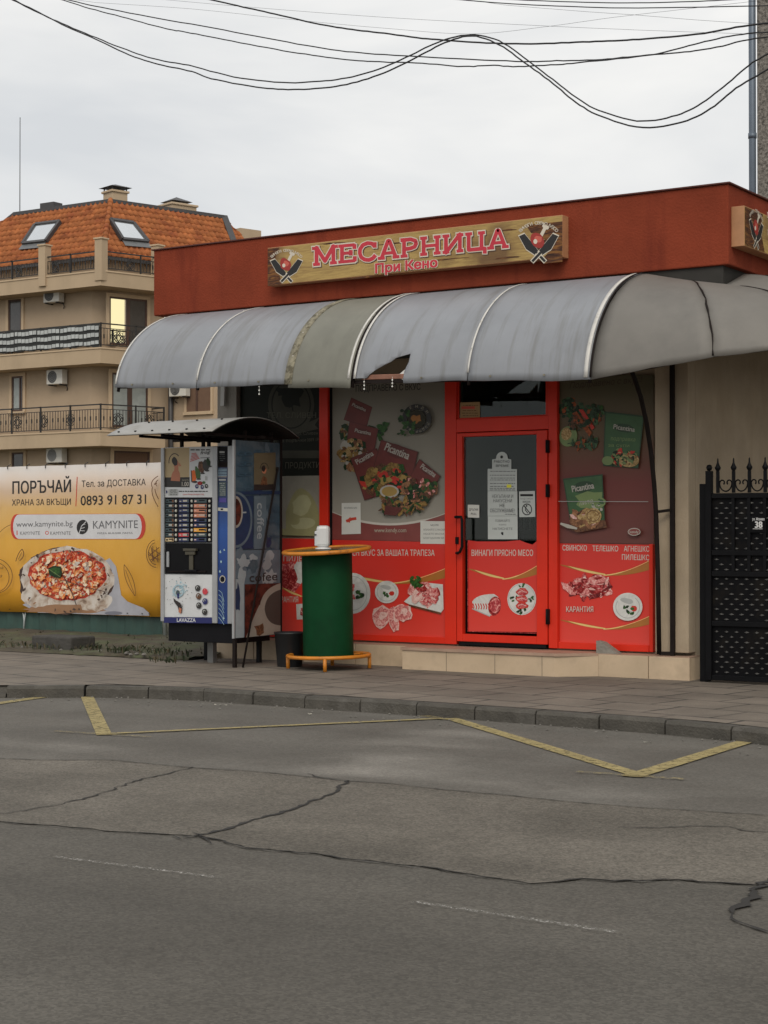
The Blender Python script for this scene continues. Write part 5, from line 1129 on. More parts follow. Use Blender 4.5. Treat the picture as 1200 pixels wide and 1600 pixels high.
a.quad(367, 380, 905, 905, 997, 996, m_pal); a.blob(371, 935, 4, 26, m_bl2, .4, 14, 0, 4)
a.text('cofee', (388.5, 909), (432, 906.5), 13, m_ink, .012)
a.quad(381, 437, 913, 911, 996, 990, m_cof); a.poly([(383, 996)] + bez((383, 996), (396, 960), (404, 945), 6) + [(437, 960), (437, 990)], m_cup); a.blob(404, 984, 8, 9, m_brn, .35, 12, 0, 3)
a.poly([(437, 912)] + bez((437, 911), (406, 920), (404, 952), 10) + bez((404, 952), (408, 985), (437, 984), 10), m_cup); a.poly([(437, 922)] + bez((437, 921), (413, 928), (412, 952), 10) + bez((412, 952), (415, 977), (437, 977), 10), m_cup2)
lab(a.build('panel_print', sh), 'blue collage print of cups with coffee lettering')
mb = MB(); mb.bar(V((XP2, yp0 - .012, zp0)), V((XP2, yp0 - .012, zp1)), .022, .022, m_cas, up=(0, 1, 0)); mb.bar(V((XP2 + .0, yp1 + .012, 0)), V((XP2 + .0, yp1 + .012, 2.2)), .026, .026, m_frame, up=(0, 1, 0)); mb.bar(V((XP2 - .02, yp0 + .03, 0)), V((XP2 - .02, yp0 + .03, zp0 + .05)), .032, .032, m_frame, up=(0, 1, 0)); mb.build('post', sh)
# thin dark rod leaning across the side panel
r0 = onX(387, 1000, XP2 + .05); r1 = onX(433, 735, XP2 + .02); rr = (r0 - r1); foot = r0 + rr * (r0.z / -rr.z) if rr.z else r0
mb = MB(); mb.tube([foot + V((0, 0, .004)), r1], .010, m_frame, 8); mb.tube([r1, r1 - rr.normalized() * .03], .014, m_frame, 8); tag(mb.build('leaning_rod', None, foot), 'thin dark rod leaning diagonally against the picture panel of the coffee shelter', 'rod')

# ================================================================== BANNER, HOARDING, BLOCK
YH = 15.55
m_tin = mat('green corrugated tin', (0.034, 0.078, 0.064), .5, var=.22, vscale=2.2, col2=(.03, .06, .05), c2scale=3, c2lo=.5, c2hi=.7); m_pipe = mat('grey pipe', (0.42, 0.46, 0.46), .45, metal=.2)
hx1 = onY(258, 980, YH).x
hoard = thing('hoarding', 'dark green sheet metal hoarding behind the pizza banner', 'fence', (hx1 - 3, YH, 0))
mb = MB(); xs = []; x = -24.0; rows = [[], []]; i = 0
while x < hx1:
    off = .0 if i % 4 < 2 else .02; rows[0].append(V((x, YH - off, .07))); rows[1].append(V((x, YH - off, 2.02))); x += .05 if i % 2 else .09; i += 1
mb.grid(rows, m_tin, False); solid(mb.build('sheet', hoard), .003)
mb = MB(); zr_ = onY(150, 992, YH).z; mb.tube([V((-24, YH - .045, zr_)), V((hx1 + .0, YH - .045, zr_))], .020, m_pipe); mb.tube([V((hx1 + .02, YH - .02, 0.02)), V((hx1 + .02, YH - .02, 2.12))], .024, m_pipe); mb.tube([V((-24, YH + .05, 1.98)), V((hx1, YH + .05, 1.98))], .02, m_pipe)
for x in (hx1 - 1.85, hx1 - 3.9, hx1 - 6): mb.tube([V((x, YH + .05, 0)), V((x, YH + .05, 2.0))], .025, m_pipe)
xt = onY(42, 980, YH).x; mb.tube([V((xt - .02, YH - .05, .33)), V((xt, YH - .05, .2)), V((xt - .01, YH - .05, .04))], .008, m_pipe); mb.tube([V((xt + .03, YH - .05, .33)), V((xt + .01, YH - .05, .2)), V((xt - .005, YH - .05, .04))], .008, m_pipe)
mb.build('rail', hoard)
YN = YH - .075
BN = lambda u, v: onY(u, v, YN)
bx0, bx1 = -17.2, BN(252.5, 840).x; bz0, bz1 = BN(150, 960.5).z, BN(150, 725.5).z
m_ban = ramp_mat('banner print', [(bz0, (.66, .32, .03)), (bz0 + .60, (.70, .38, .055)), (bz0 + .98, (.68, .43, .16)), (bz0 + 1.22, (.62, .46, .33)), (bz0 + 1.46, (.60, .56, .53)), (bz1, (.62, .62, .63))], rough=.4, bump=.35, bscale=3.5)
ban = thing('advert_banner', 'large orange banner with a pizza and phone number on the hoarding', 'banner', ((bx0 + bx1) / 2, YN, bz0))
mb = MB(); nx, nz_ = 60, 6
mb.grid([[V((bx0 + (bx1 - bx0) * k / nx, YN, bz0 + (bz1 - bz0) * j / nz_ + (-.0015 * sin(k * .9) if j in (0, nz_) else 0))) for k in range(nx + 1)] for j in range(nz_ + 1)], m_ban); o = mb.build('sheet', ban); solid(o, .003, 1)
a = Art(lambda u, v: onY(u, v, YN), (0, -1, 0), start=.0045)
BK = flat('banner black', 30, 28, 28); BG = flat('banner grey', 96, 96, 100); RDB = flat('banner red', 196, 62, 44); WB = flat('banner white', 205, 205, 208); BRN = flat('banner line brown', 96, 58, 22)
a.text('ПОРЪЧАЙ', (20, 771.5), (111, 768.5), 18, BK, .022); a.text('ХРАНА ЗА ВКЪЩИ', (19, 790), (111, 788.5), 9, BK, .008); a.line([(121, 745), (119, 791)], 1.2, RDB)
a.text('Тел. за ДОСТАВКА', (128, 761), (228, 758), 9.5, BK, .004); a.text('0893 91 87 31', (126.5, 789.5), (228.5, 787), 14.5, BK, .012)
a.poly([(26 + 9 * cos(t), 823 + 19.5 * sin(t)) for t in [pi / 2 + k * pi / 10 for k in range(11)]] + [(217 + 11 * cos(t), 822.5 + 20 * sin(t)) for t in [-pi / 2 + k * pi / 10 for k in range(11)]], RDB)
a.poly([(30 + 9 * cos(t), 823 + 19 * sin(t)) for t in [pi / 2 + k * pi / 10 for k in range(11)]] + [(212 + 10 * cos(t), 822.5 + 19.5 * sin(t)) for t in [-pi / 2 + k * pi / 10 for k in range(11)]], WB)
a.text('www.kamynite.bg', (26, 823.5), (114, 822), 8.5, BG, .006); a.text('KAMYNITE', (32, 836), (63, 835.7), 5.5, BG, 0); a.text('KAMYNITE', (79, 836), (111, 835.7), 5.5, BG, 0); a.ring(74, 832.5, 2, 2, 3, 3, RDB, 12); a.rect(26.5, 829, 28, 836, RDB)
a.ell(129.5, 823.5, 9, 11.5, BK, .2); a.line([(124, 834), (128, 822), (135, 815)], 1.1, WB); a.line([(127, 826), (133, 824)], .9, WB); a.line([(126, 829), (133, 829.5)], .9, WB); a.line([(129, 820), (134, 819)], .8, WB)
a.text('KAMYNITE', (146, 826), (216, 825), 12, BG, .0); a.text('PIZZA BURGER PASTA', (153, 834.5), (208, 834), 2.6, BG)
# board and pizza
BRD = flat('banner stone board', 168, 168, 176, var=.12); BRD2 = flat('banner board shade', 120, 120, 132)
a.poly([(172, 872), (182, 885), (186, 905), (190, 930), (200, 940), (225, 950), (234, 958), (234, 962), (150, 960), (60, 957), (36, 945)], BRD); a.ell(178, 958, 14, 3, BRD2, n=18)
CR = food('pizza crust', [(.29, (104, 82, 66)), (.39, (170, 150, 134)), (.5, (198, 186, 174)), (.66, (212, 205, 198))], 7, dist=.6); CR2 = flat('pizza crust burnt', 70, 52, 44); CR3 = flat('pizza crust brown', 150, 112, 82); SA = food('pizza sauce', [(.34, (150, 34, 30)), (.46, (200, 72, 48)), (.56, (224, 130, 86)), (.66, (236, 208, 184))], 11, dist=2.5); SA2 = food('pizza sauce dark', [(.35, (130, 26, 22)), (.55, (190, 66, 42)), (.68, (220, 130, 90))], 13); MO = food('pizza cheese', [(.36, (222, 150, 90)), (.5, (232, 200, 164)), (.62, (236, 220, 198))], 16); MO2 = food('pizza cheese orange', [(.36, (205, 84, 40)), (.5, (226, 138, 68)), (.64, (236, 196, 150))], 14)
PZ = (105, 905); 
a.blob(PZ[0] - 1, PZ[1] + 2, 74, 53, CR2, .03, 40, 0, 1); a.blob(PZ[0], PZ[1] + 1, 72.5, 51.5, CR, .035, 44, 0, 2); a.blob(106, 952, 62, 7, CR3, .2, 24, 0, 3); a.blob(52, 935, 18, 14, CR, .15, 16, .6, 4); a.blob(152, 940, 24, 14, CR, .15, 18, -.3, 5)
a.blob(106, 899, 60, 39, SA2, .05, 40, 0, 6); a.blob(106, 899, 57, 37, SA, .06, 40, 0, 7)
rz = random.Random(12)
for i in range(330):
    t = rz.uniform(0, 2 * pi); q = sqrt(rz.random()); a.blob(106 + 54 * q * cos(t), 900 + 35 * q * sin(t), rz.uniform(1.2, 5.5), rz.uniform(1, 3.6), rz.choice([MO, MO, MO, MO2, MO2, SA, SA2, SA, CR]), .45, 10, rz.uniform(0, 3), i)
for i in range(46):
    t = rz.uniform(0, 2 * pi); q = rz.uniform(.88, 1.0); a.blob(105 + 71 * q * cos(t), 906 + 50 * q * sin(t), rz.uniform(1, 3.4), rz.uniform(.8, 2.4), rz.choice([CR2, CR2, CR3]), .45, 9, rz.uniform(0, 3), i + 300)
a.line([(104, 900), (110, 912), (118, 928), (124, 945)], 1.4, CR2); a.line([(108, 908), (130, 915), (172, 925)], 1.2, CR2); a.line([(106, 905), (140, 896), (165, 884)], .9, SA2)
a.poly([(80, 888), (88, 884), (100, 885), (102, 895), (99, 903), (90, 902), (82, 898)], m_leaf2); a.poly([(82, 890), (90, 886), (98, 888), (98, 896), (90, 898)], m_leaf); a.line([(81, 889), (99, 901)], .8, m_lime)
# line drawings
def curl(pts, w_=1.2): a.line(pts, w_, BRN)
curl(bez((199, 882), (218, 905), (216, 931), 10), .9); curl(bez((199, 882), (196, 905), (216, 931), 10), .9); curl(bez((201, 890), (208, 910), (214, 926), 6), .7)
for r_ in (1, .8): a.ring(249, 865, 16 * r_ - 1, 22 * r_ - 1, 16 * r_, 22 * r_, BRN, 24, pi * .5, pi * 1.45)
for k in range(9): curl([(247 + 9 * cos(k), 866 + 12 * sin(k)), (247 + 11 * cos(k + 2.4), 866 + 14 * sin(k + 2.4))], 1.1)
curl(bez((252, 744), (238, 752), (243, 762), 8)); curl(bez((252, 750), (246, 754), (250, 760), 8)); curl(bez((243, 762), (240, 772), (252, 792), 8)); curl(bez((247, 764), (248, 772), (253, 780), 8)); curl([(246, 757), (250, 755)], 2)
a.ring(-4, 900, 28, 27, 29, 28, BRN, 36); a.ring(-4, 902, 23, 23, 24, 24, BRN, 30); a.text('домашна', (-20, 892), (10, 889), 5, BRN, 0, slant=.2); a.text('пица', (-14, 905), (8, 902), 5, BRN, 0, slant=.2)
curl(bez((30, 877), (34, 862), (40, 858), 8)); curl(bez((40, 858), (46, 868), (36, 876), 8)); curl([(34, 874), (39, 863)], .8); curl(bez((0, 838), (10, 824), (22, 820), 8), .8); curl([(0, 790), (4, 788)], 2)
lab(a.build('print', ban), 'black lettering, white pill with web address, and a pizza')
m_tie = mat('black tie', (.02, .02, .02), .6)
for u in (12, 42, 71, 102, 133, 165, 198, 229): 
    p = onY(u, 729, YN - .012); p.z = bz1; mb = MB(); mb.tube([p + V((0, .05, .03)), p + V((0, -.004, .005)), p + V((.004, -.006, -.03))], .006, m_tie, 5); mb.build('cable_tie', ban)
for u in (15, 100, 199, 222, 233):
    p = onY(u, 955, YN - .012); p.z = bz0 + .03; mb = MB(); mb.lathe([(.0005, 0), (.010, 0), (.010, .006)], p, m_tie, 8); mb.build('eyelet', ban)
# concrete block
bc = onZ(72, 1018, 0); mb = MB(); m_blk = mat('weathered kerb block', (.055, .052, .047), .95, var=.3, vscale=6, bump=.6, bscale=30)
bc0, bc1 = onZ(26, 1018.5, 0).x, onZ(104, 1021, 0).x
ax = V((cos(-.06), sin(-.06), 0)); ay = V((-ax.y, ax.x, 0))
mb.obox(V(((bc0 + bc1) / 2, bc.y + .18, .08)), ax, ay, V((0, 0, 1)), bc1 - bc0, .36, .17, m_blk, .02); tag(mb.build('concrete_block', None, V(((bc0 + bc1) / 2, bc.y + .18, 0))), 'dark weathered concrete kerb block lying in front of the pizza banner', 'block')
# ================================================================== GATE
YG = 13.92
m_gate = mat('gate black paint', (0.006, 0.006, 0.007), .45, var=.2, spec=.1); m_gpan = mat('gate panel black', (0.005, 0.005, 0.006), .5, spec=.08, col2=(.016, .013, .010), c2scale=3, c2lo=.5, c2hi=.72); m_glint = mat('gate lozenge', (0.05, 0.048, 0.045), .45, var=.3)
GY = lambda u, v: onY(u, v, YG)
zg = lambda v: onY(1150, v, YG).z
gx = lambda u: onY(u, 900, YG).x
gate = thing('gate', 'black iron gate with spear finials and scrolls beside the shop', 'gate', (gx(1150), YG, 0))
xr = gx(1344); zt = zg(774)
mb = MB(); mb.box(gx(1091.5), gx(1104), YG + .02, YG + .10, 0, zg(755), m_gate, .004); mb.build('wall_post', gate)
mb = MB(); mb.box(xr + .003, xr + .06, YG - .03, YG + .03, .0, zg(735), m_gate, .004); mb.build('gate_post', gate)
mb = MB(); mb.box(gx(1104.3), gx(1113), YG - .03, YG + .03, .02, zg(735), m_gate, .004); mb.lathe([(.0005, -.028), (.018, -.022), (.027, 0), (.018, .022), (.0005, .028)], V((gx(1108.6), YG, zg(730))), m_gate, 14); mb.build('gate_post', gate)
bars = (774.5, 864, 897, 975, 1060)
mb = MB()
for v in bars: mb.box(gx(1113.2), xr, YG - .022, YG + .022, zg(v) - .022, zg(v) + .022, m_gate, .004)
ub = [1122 + 24.7 * k for k in range(9)]
for u in ub[1:]: mb.box(gx(u) - .014, gx(u) + .014, YG - .020, YG + .020, zg(897) + .023, zt - .023, m_gate)
mb.build('frame', gate)
mb = MB(); mb.box(gx(1113.2), xr, YG + .004, YG + .012, .05, zt, m_gpan)
rg = random.Random(4)
for va, vb in ((779, 860), (868, 893), (901, 971), (980, 1054)):
    z = zg(vb) + .015; r = 0
    while z < zg(va) - .01:
        x = gx(1114) + .03 + (.045 if r % 2 else 0)
        while x < xr - .03:
            if rg.random() < .93:
                hw = .022 * rg.uniform(.8, 1.15); p = V((x, YG + .004, z))
                mb.add([p + V((-hw, 0, 0)), p + V((0, -.010, .007)), p + V((hw, 0, 0)), p + V((0, -.012, -.006)), p + V((0, -.0, .011))], [[0, 4, 1], [4, 2, 1], [0, 1, 3], [1, 2, 3]], m_glint)
            x += .090
        z += .043; r += 1
mb.build('panel', gate)
for u in ub:
    mb = MB(); x = gx(u); mb.box(x - .012, x + .012, YG - .012, YG + .012, zt + .0225, zg(736), m_gate)
    mb.lathe([(.012, 0), (.024, .02), (.027, .032), (.016, .052), (.008, .075), (.006, .105), (.0005, .115)], V((x, YG, zg(736))), m_gate, 10); mb.build('finial', gate)
for u0, u1 in zip(ub[:-1], ub[1:]):
    mb = MB(); xa, xb = gx(u0) + .013, gx(u1) - .013; cx_ = (xa + xb) / 2; hw = (xb - xa) / 2; zc = zg(756)
    path = []
    for k in range(15):                                     # spiral in at each upper end of a U
        t = k / 14; an = pi * (0.1 + 1.5 * t); rr_ = .030 * (.45 + .55 * t); path.append(V((cx_ - hw + .030 + rr_ * cos(pi - an + pi * .62) * 1.0, YG, zc + .02 + rr_ * sin(pi - an + pi * .62))))
    left = path
    U = [V((cx_ + hw * .95 * cos(t), YG, zc + .01 + .072 * sin(t))) for t in [pi + pi * k / 16 for k in range(17)]]
    mb.tube(U, .0065, m_gate, 6)
    for sg in (-1, 1):
        sp = [V((cx_ + sg * (hw * .95 - .026 + .026 * (1 - .45 * k / 12) * cos(1.25 * pi * k / 12)), YG, zc + .01 + .026 * (1 - .3 * k / 12) * sin(1.25 * pi * k / 12))) for k in range(13)]
        mb.tube(sp, .0065, m_gate, 6)
    mb.build('scroll', gate)
a = Art(lambda u, v: onY(u, v, YG - .024), (0, -1, 0)); mb = a.mb; mb.box(gx(1174), gx(1197), YG - .0235, YG + .004, zg(832), zg(806), m_gpan)
m_pw = flat('house number white', 205, 205, 205); a.text('ул. Морава', (1175.5, 813), (1194.5, 813), 4, m_pw, .02); a.text('38', (1180, 824.5), (1191, 824.5), 9.5, m_pw, .05); a.line([(1176.5, 826.3), (1191.5, 826.3)], .8, m_pw)
lab(a.build('number_plate', gate), 'small black plate with white number 38')

# ================================================================== STONE-CLAD BUILDING
m_peb = mat('pebble dash', (0.20, 0.185, 0.165), .95, var=.45, vscale=34, bump=1.0, bscale=26, col2=(.075, .07, .062), c2scale=22, c2lo=.48, c2hi=.62); m_zinc = mat('zinc pipe', (0.12, 0.15, 0.19), .45, metal=.3, var=.1)
YB2 = 19.2; xs0 = onY(1183, 160, YB2).x
sb = thing('stone_building', 'tall pebble-dashed grey building with a zinc drainpipe behind the gate', 'building', (xs0 + 4, YB2, 0))
mb = MB(); 
mb.box(xs0, xs0 + 9, YB2, YB2 + 9, 0, 12, m_peb); mb.build('wall', sb)
mb = MB(); px_ = onY(1176.5, 160, YB2).x; mb.tube([V((px_, YB2 - .02, .0)), V((px_, YB2 - .02, 12))], .042, m_zinc, 14)
for z in (3.0, 5.0, 5.88, 7.9, 9.9): mb.tube([V((px_, YB2 - .02, z)), V((px_, YB2 - .02, z + .06))], .050, m_zinc, 14)
mb.build('drainpipe', sb)

# ================================================================== APARTMENT BUILDING
m_wall = mat('apartment render', (0.42, 0.32, 0.222), .9, var=.07, vscale=.8, bump=.15, bscale=20, col2=(.37, .28, .19), c2scale=.5, c2lo=.5, c2hi=.75)
m_band = mat('apartment band render', (0.44, 0.335, 0.225), .9, var=.06, vscale=.8, col2=(.36, .275, .182), c2scale=.7, c2lo=.5, c2hi=.8, c2stretch=(1, 1, .3)); m_sur = flat('window surround cream', 188, 166, 138, .8)
m_tile = mat('orange roof tile', (0.34, 0.118, 0.042), .8, var=.34, spec=.2, vscale=3.2, col2=(.24, .070, .028), c2scale=1.4, c2lo=.48, c2hi=.65); m_cap = mat('dark ridge metal', (.05, .048, .05), .5); m_rail = mat('railing iron', (.018, .017, .017), .5)
m_pan1 = mat('window pane dark', (.055, .052, .05), .12, spec=.6); m_pan2 = mat('window curtain pane', (.30, .33, .32), .3, var=.15, vscale=3); m_brown = mat('brown window frame', (.075, .038, .026), .5); m_refl = mat('coated window glass', (.92, .92, .92), .02, metal=1.0, var=.0); m_skyp = mat('skylight glass', (.75, .78, .80), .06, metal=.9, var=.02); m_cur = flat('brown curtain', 108, 84, 68, .9)
DC = 63.0
def at_d(u, v, d): return EYE + ray(u, v) * d
eL, eR = V((-1, 0, 0)), V((sin(radians(16.6)), cos(radians(16.6)), 0)); oL, oR = V((0, -1, 0)), V((eR.y, -eR.x, 0))
Cb = at_d(157, 600, DC); Cb.z = 0
def corner_off(o):      # corner of the two faces moved outwards by o from the balcony line
    # p.oL = Cb.oL + o ; p.oR = Cb.oR + o
    a1, a2 = Cb.dot(oL) + o, Cb.dot(oR) + o; y = -a1; x = (a2 - oR.y * y) / oR.x; return V((x, y, 0))
Wc = corner_off(-.9)
zz = lambda v: 1.27 + (834 - v) * DC / F_PX
apt = thing('apartment_building', 'beige apartment building with orange mansard roof and iron balconies', 'building', (Wc.x - 4, Wc.y + 4, 0))
LL = 9.0; LR = (onp(264, 640, Wc, oR) - Wc).dot(eR); LRF = 7.2
z_eave = 11.72
mb = MB(); ch = .62
pl = [Wc + eL * LL, Wc + eL * ch, Wc + eR * ch, Wc + eR * LR, Wc + eR * LR - oR * 8, Wc + eL * LL - oL * 10]
mb.prism(pl, (0, 0, z_eave), m_wall); 
# lower wing carrying on beyond the balconies
wg = Wc + eR * 4.4 + oR * .02
mb.build('wall', apt)
def PL(u, v, o=0.0): return onp(u, v, Wc + oL * o, oL)
def PR(u, v, o=0.0): return onp(u, v, Wc + oR * o, oR)
# balconies: slab band with solid apron, iron railing above
def railing(mb, p, q, z0, z1, gap=.135, posts=1.5, dia=1.35):
    d = (q - p); l = d.length; d.normalize(); up = V((0, 0, 1)); nrm = d.cross(up)
    B = lambda s, z: p + d * s + V((0, 0, z))
    mb.bar(B(0, z1), B(l, z1), .05, .045, m_rail); mb.bar(B(0, z0 + .09), B(l, z0 + .09), .03, .03, m_rail); mb.bar(B(0, z1 - .17), B(l, z1 - .17), .025, .025, m_rail)
    k = 0
    while k * posts <= l + .01: mb.bar(B(min(k * posts, l), z0 - .1), B(min(k * posts, l), z1 + .03), .05, .05, m_rail, up=d); k += 1
    s = gap; k = 0
    while s < l:
        mb.bar(B(s, z0 + .09), B(s, z1 - .17), .016, .016, m_rail, up=d)
        if k % 2 == 0: zc_ = (z0 + z1) / 2 - .03; mb.obox(B(s, zc_), d, nrm, up, .045, .03, .15, m_rail)
        s += gap; k += 1
    s = dia * .55
    while s < l - .2:
        zc_ = (z0 + z1) / 2 - .05; r_ = min(.24, (z1 - z0) * .3)
        for rr_ in (r_, r_ * .55):
            pts = [B(s + rr_ * .85, zc_), B(s, zc_ + rr_), B(s - rr_ * .85, zc_), B(s, zc_ - rr_)]
            mb.tube(pts, .020, m_rail, 5, closed=True, smooth=False)
        for sx in (-1, 1):
            for sz in (-1, 1): mb.tube([B(s + sx * (r_ * .45 + .09 * cos(t)), zc_ + sz * (r_ * .5 + .08 * sin(t))) for t in [k_ * 2 * pi / 8 for k_ in range(8)]], .014, m_rail, 4, closed=True, smooth=False)
        s += dia
tR1 = (PR(258, 650, .9) - Cb).dot(eR)
for i, (v_rt, v_st, v_sb, lR) in enumerate(((631.5, 672, 696.5, tR1), (504.5, 542, 567, tR1), (386, 421, 445.5, tR1 + .9))):
    zr_t, zs, zb_ = zz(v_rt), zz(v_st), zz(v_sb)
    c0 = corner_off(0)
    P_ = [c0 + eL * LL, c0, c0 + eR * lR, c0 + eR * lR - oR * .895, Wc + eR * (ch + .3) + oR * .005, Wc + eL * (ch + .3) + oL * .005, Wc + eL * LL + oL * .005]
    mb = MB(); mb.prism([p + V((0, 0, zb_)) for p in P_], (0, 0, zs - zb_ - .06), m_band); c1 = corner_off(.03)
    P2 = [c1 + eL * LL, c1, c1 + eR * (lR + .03), c1 + eR * (lR + .03) - oR * .92, Wc + eR * (ch + .3) + oR * .006, Wc + eL * (ch + .3) + oL * .006, Wc + eL * LL + oL * .006]
    mb.prism([p + V((0, 0, zs - .059)) for p in P2], (0, 0, .055), m_sur)
    bal = mb.build('balcony', apt)
    lab(bal, ('lowest balcony with open iron railing', 'middle balcony with striped screen on its railing', 'roof terrace with rendered posts')[i])
    mb = MB(); c2 = corner_off(-.06)
    if i < 2:
        railing(mb, c2 + eL * LL, c2, zs, zr_t); railing(mb, c2, c2 + eR * (lR - .06), zs, zr_t)
        railing(mb, c2 + eR * (lR - .06), c2 + eR * (lR - .06) - oR * .8, zs, zr_t, dia=9)
    else:
        xsp = [(PL(70, 400, .85) - c2).dot(eL)]
        railing(mb, c2 + eL * LL, c2 + eL * .2, zs, zz(391), dia=1.9); railing(mb, c2 + eR * .2, c2 + eR * lR, zs, zz(391), dia=1.9)
    o = mb.build('railing', apt); o.parent = bal
    if i == 1:
        mb = MB(); m_scr = mat('screen dark cloth', (.028, .03, .03), .9); m_scw = flat('screen white stripe', 176, 180, 180, .9, var=.2)
        p0, p1 = c2 + eL * LL + oL * .05, c2 + eL * .02 + oL * .05; dd = (p1 - p0); n_ = 46
        rows_ = []
        for z_ in (zs + .05, zr_t - .02): rows_.append([p0 + dd * (k / n_) + V((0, 0, z_ + .02 * sin(k * 1.7) - (.10 if z_ < zs + .2 else 0) * (k / n_ > .97))) + oL * .015 * sin(k * 2.3) for k in range(n_ + 1)])
        mb.grid(rows_, m_scr, False)
        hgt = zr_t - zs
        for r_ in range(3):
            for k in range(n_):
                za = zs + .10 + r_ * hgt * .31 + .015 * sin(k * 1.3 + r_); zb2 = za + hgt * (.17 if r_ else .15); q0 = p0 + dd * ((k + (.2 if k % 6 == 0 else .03)) / n_) + oL * .035; q1 = p0 + dd * ((k + .93) / n_) + oL * .035
                mb.poly([q0 + V((0, 0, za)), q1 + V((0, 0, za)), q1 + V((0, 0, zb2)), q0 + V((0, 0, zb2))], m_scw)
        o = mb.build('privacy_screen', apt); o.parent = bal
    if i == 2:
        for u, fn, e_, o_ in ((70, PL, eL, oL), (153, None, None, None), (246, PR, eR, oR)):
            if fn: p = fn(u, 400, .82); p.z = 0
            else: p = corner_off(-.12)
            mb = MB(); mb.obox(V((p.x, p.y, (zs + zz(372)) / 2 - .2)), eL, oL, V((0, 0, 1)), .34, .34, zz(373) - zs + .4, m_band, .01)
            mb.obox(V((p.x, p.y, zz(372.5) + .02)), eL, oL, V((0, 0, 1)), .42, .42, .06, m_sur, .01)
            o = mb.build('terrace_post', apt); o.parent = bal
# mansard roof with S-tiles
SB = 2.35; Ec = corner_off(-.9 + .28); Rc = corner_off(-.9 + .28 - SB)
d_r = proj(Rc)[2]; z_r = 1.27 + (834 - 313) * d_r / F_PX; z_e = 1.27 + (834 - 399) * proj(Ec)[2] / F_PX
def tile_face(e, o, l0, l1, name, clips):
    """tiles on the slope over the edge running from Ec along e"""
    bm = bmesh.new(); up = (-o * SB + V((0, 0, z_r - z_e))); SL = up.length; upn = up.normalized(); nn = e.cross(upn); 
    if nn.z < 0: nn = -nn
    tw, tr_ = .235, .34; rows = int(SL / tr_) + 1; cols = int((l1 - l0) / (tw / 4)) + 1
    base = Ec + V((0, 0, z_e)); rt = random.Random(8)
    for r in range(rows):
        t0, t1 = r * tr_, min((r + 1) * tr_ + .03, SL + .02); prev = None
        for c in range(cols + 1):
            s = l0 + c * tw / 4; ph = 2 * pi * (c % 4) / 4; h = .030 * (1 + cos(ph)); jt = rt.uniform(-.004, .004)
            a_ = bm.verts.new(base + e * s + upn * (t0 + jt) + nn * (h + .035)); b_ = bm.verts.new(base + e * s + upn * t1 + nn * (h + .004)); f_ = bm.verts.new(base + e * s + upn * t0 + nn * (h - .01))
            if prev:
                q = bm.faces.new((prev[0], a_, b_, prev[1])); q.smooth = True; bm.faces.new((prev[2], f_, a_, prev[0]))
            prev = (a_, b_, f_)
    for (p, n) in clips: bmesh.ops.bisect_plane(bm, geom=bm.verts[:] + bm.edges[:] + bm.faces[:], plane_co=p, plane_no=n, clear_outer=True)
    bm.verts.index_update(); mb = MB(); mb.add([q.co for q in bm.verts], [[q.index for q in f.verts] for f in bm.faces], m_tile, True); bm.free()
    return mb, upn, nn, base
hip_n = (oL - oR); hip_n = V((hip_n.x, hip_n.y, 0)).normalized()       # vertical plane through the hip
toL = eL.dot(hip_n)
nL_ = hip_n if toL < 0 else -hip_n
# left end of the left ridge, and right end of the right ridge
sLend = (onp(24, 329, Rc, oL) - Rc).dot(eL); sRend = (onp(349, 340, Rc, oR) - Rc).dot(eR)
RL, RR = Rc + eL * sLend, Rc + eR * sRend
mL, upL, nnL, base = tile_face(eL, oL, -2.5, LL, 'l', [(Ec, nL_), (RL + V((0, 0, z_r)), (eL * .55 + V((0, 0, 1)) ).normalized())])
endR = (PR(381, 380, .28) - Ec).dot(eR)
mR, upR, nnR, _b = tile_face(eR, oR, -2.5, LRF + 3, 'r', [(Ec, -nL_), (RR, ((eR * (1) + oR * (-(endR - sRend) / SB + .0))).normalized())])
roof_mb = mL; roof_mb.add(mR.v, mR.f, m_tile, True)
roof = roof_mb.build('roof', apt); lab(roof, 'orange clay tiled mansard slope')
mb = MB(); Z_ = V((0, 0, z_r)); 
def ridge(p, q, w_=.22): mb.bar(p, q, w_, .14, m_cap)
ridge(RL + Z_ + oL * .03, Rc + Z_); ridge(Rc + Z_, RR + Z_ + oR * .03); ridge(RL + Z_, RL + eL * 3.2 + V((0, 0, z_r - 1.5)))
pe = Ec + eR * (endR + .0) + V((0, 0, z_e)); mb.bar(RR + Z_ + nnR * .06, pe + nnR * .06, .26, .12, m_cap)
mb.poly([RL + V((0, 0, z_r - .03)), Rc + V((0, 0, z_r - .03)), RR + V((0, 0, z_r - .03)), RR - oR * 3 + V((0, 0, z_r - .03)), RL - oL * 4 + V((0, 0, z_r - .03))], m_cap)
mb.bar(Ec + V((0, 0, z_e - .06)) + eL * LL, Ec + V((0, 0, z_e - .06)), .12, .10, m_cap); mb.bar(Ec + V((0, 0, z_e - .06)), Ec + eR * (LRF + .3) + V((0, 0, z_e - .06)), .12, .10, m_cap)
o = mb.build('ridge_cap', apt); o.parent = roof
# hip tiles
mb = MB(); h0, h1 = Ec + V((0, 0, z_e)), Rc + Z_; nh = 13
for k in range(nh): mb.tube([h0.lerp(h1, k / nh) + V((0, 0, .06)), h0.lerp(h1, (k + 1.12) / nh) + V((0, 0, .045))], [.115, .095], m_tile, 10)
o = mb.build('hip_tiles', apt); o.parent = roof
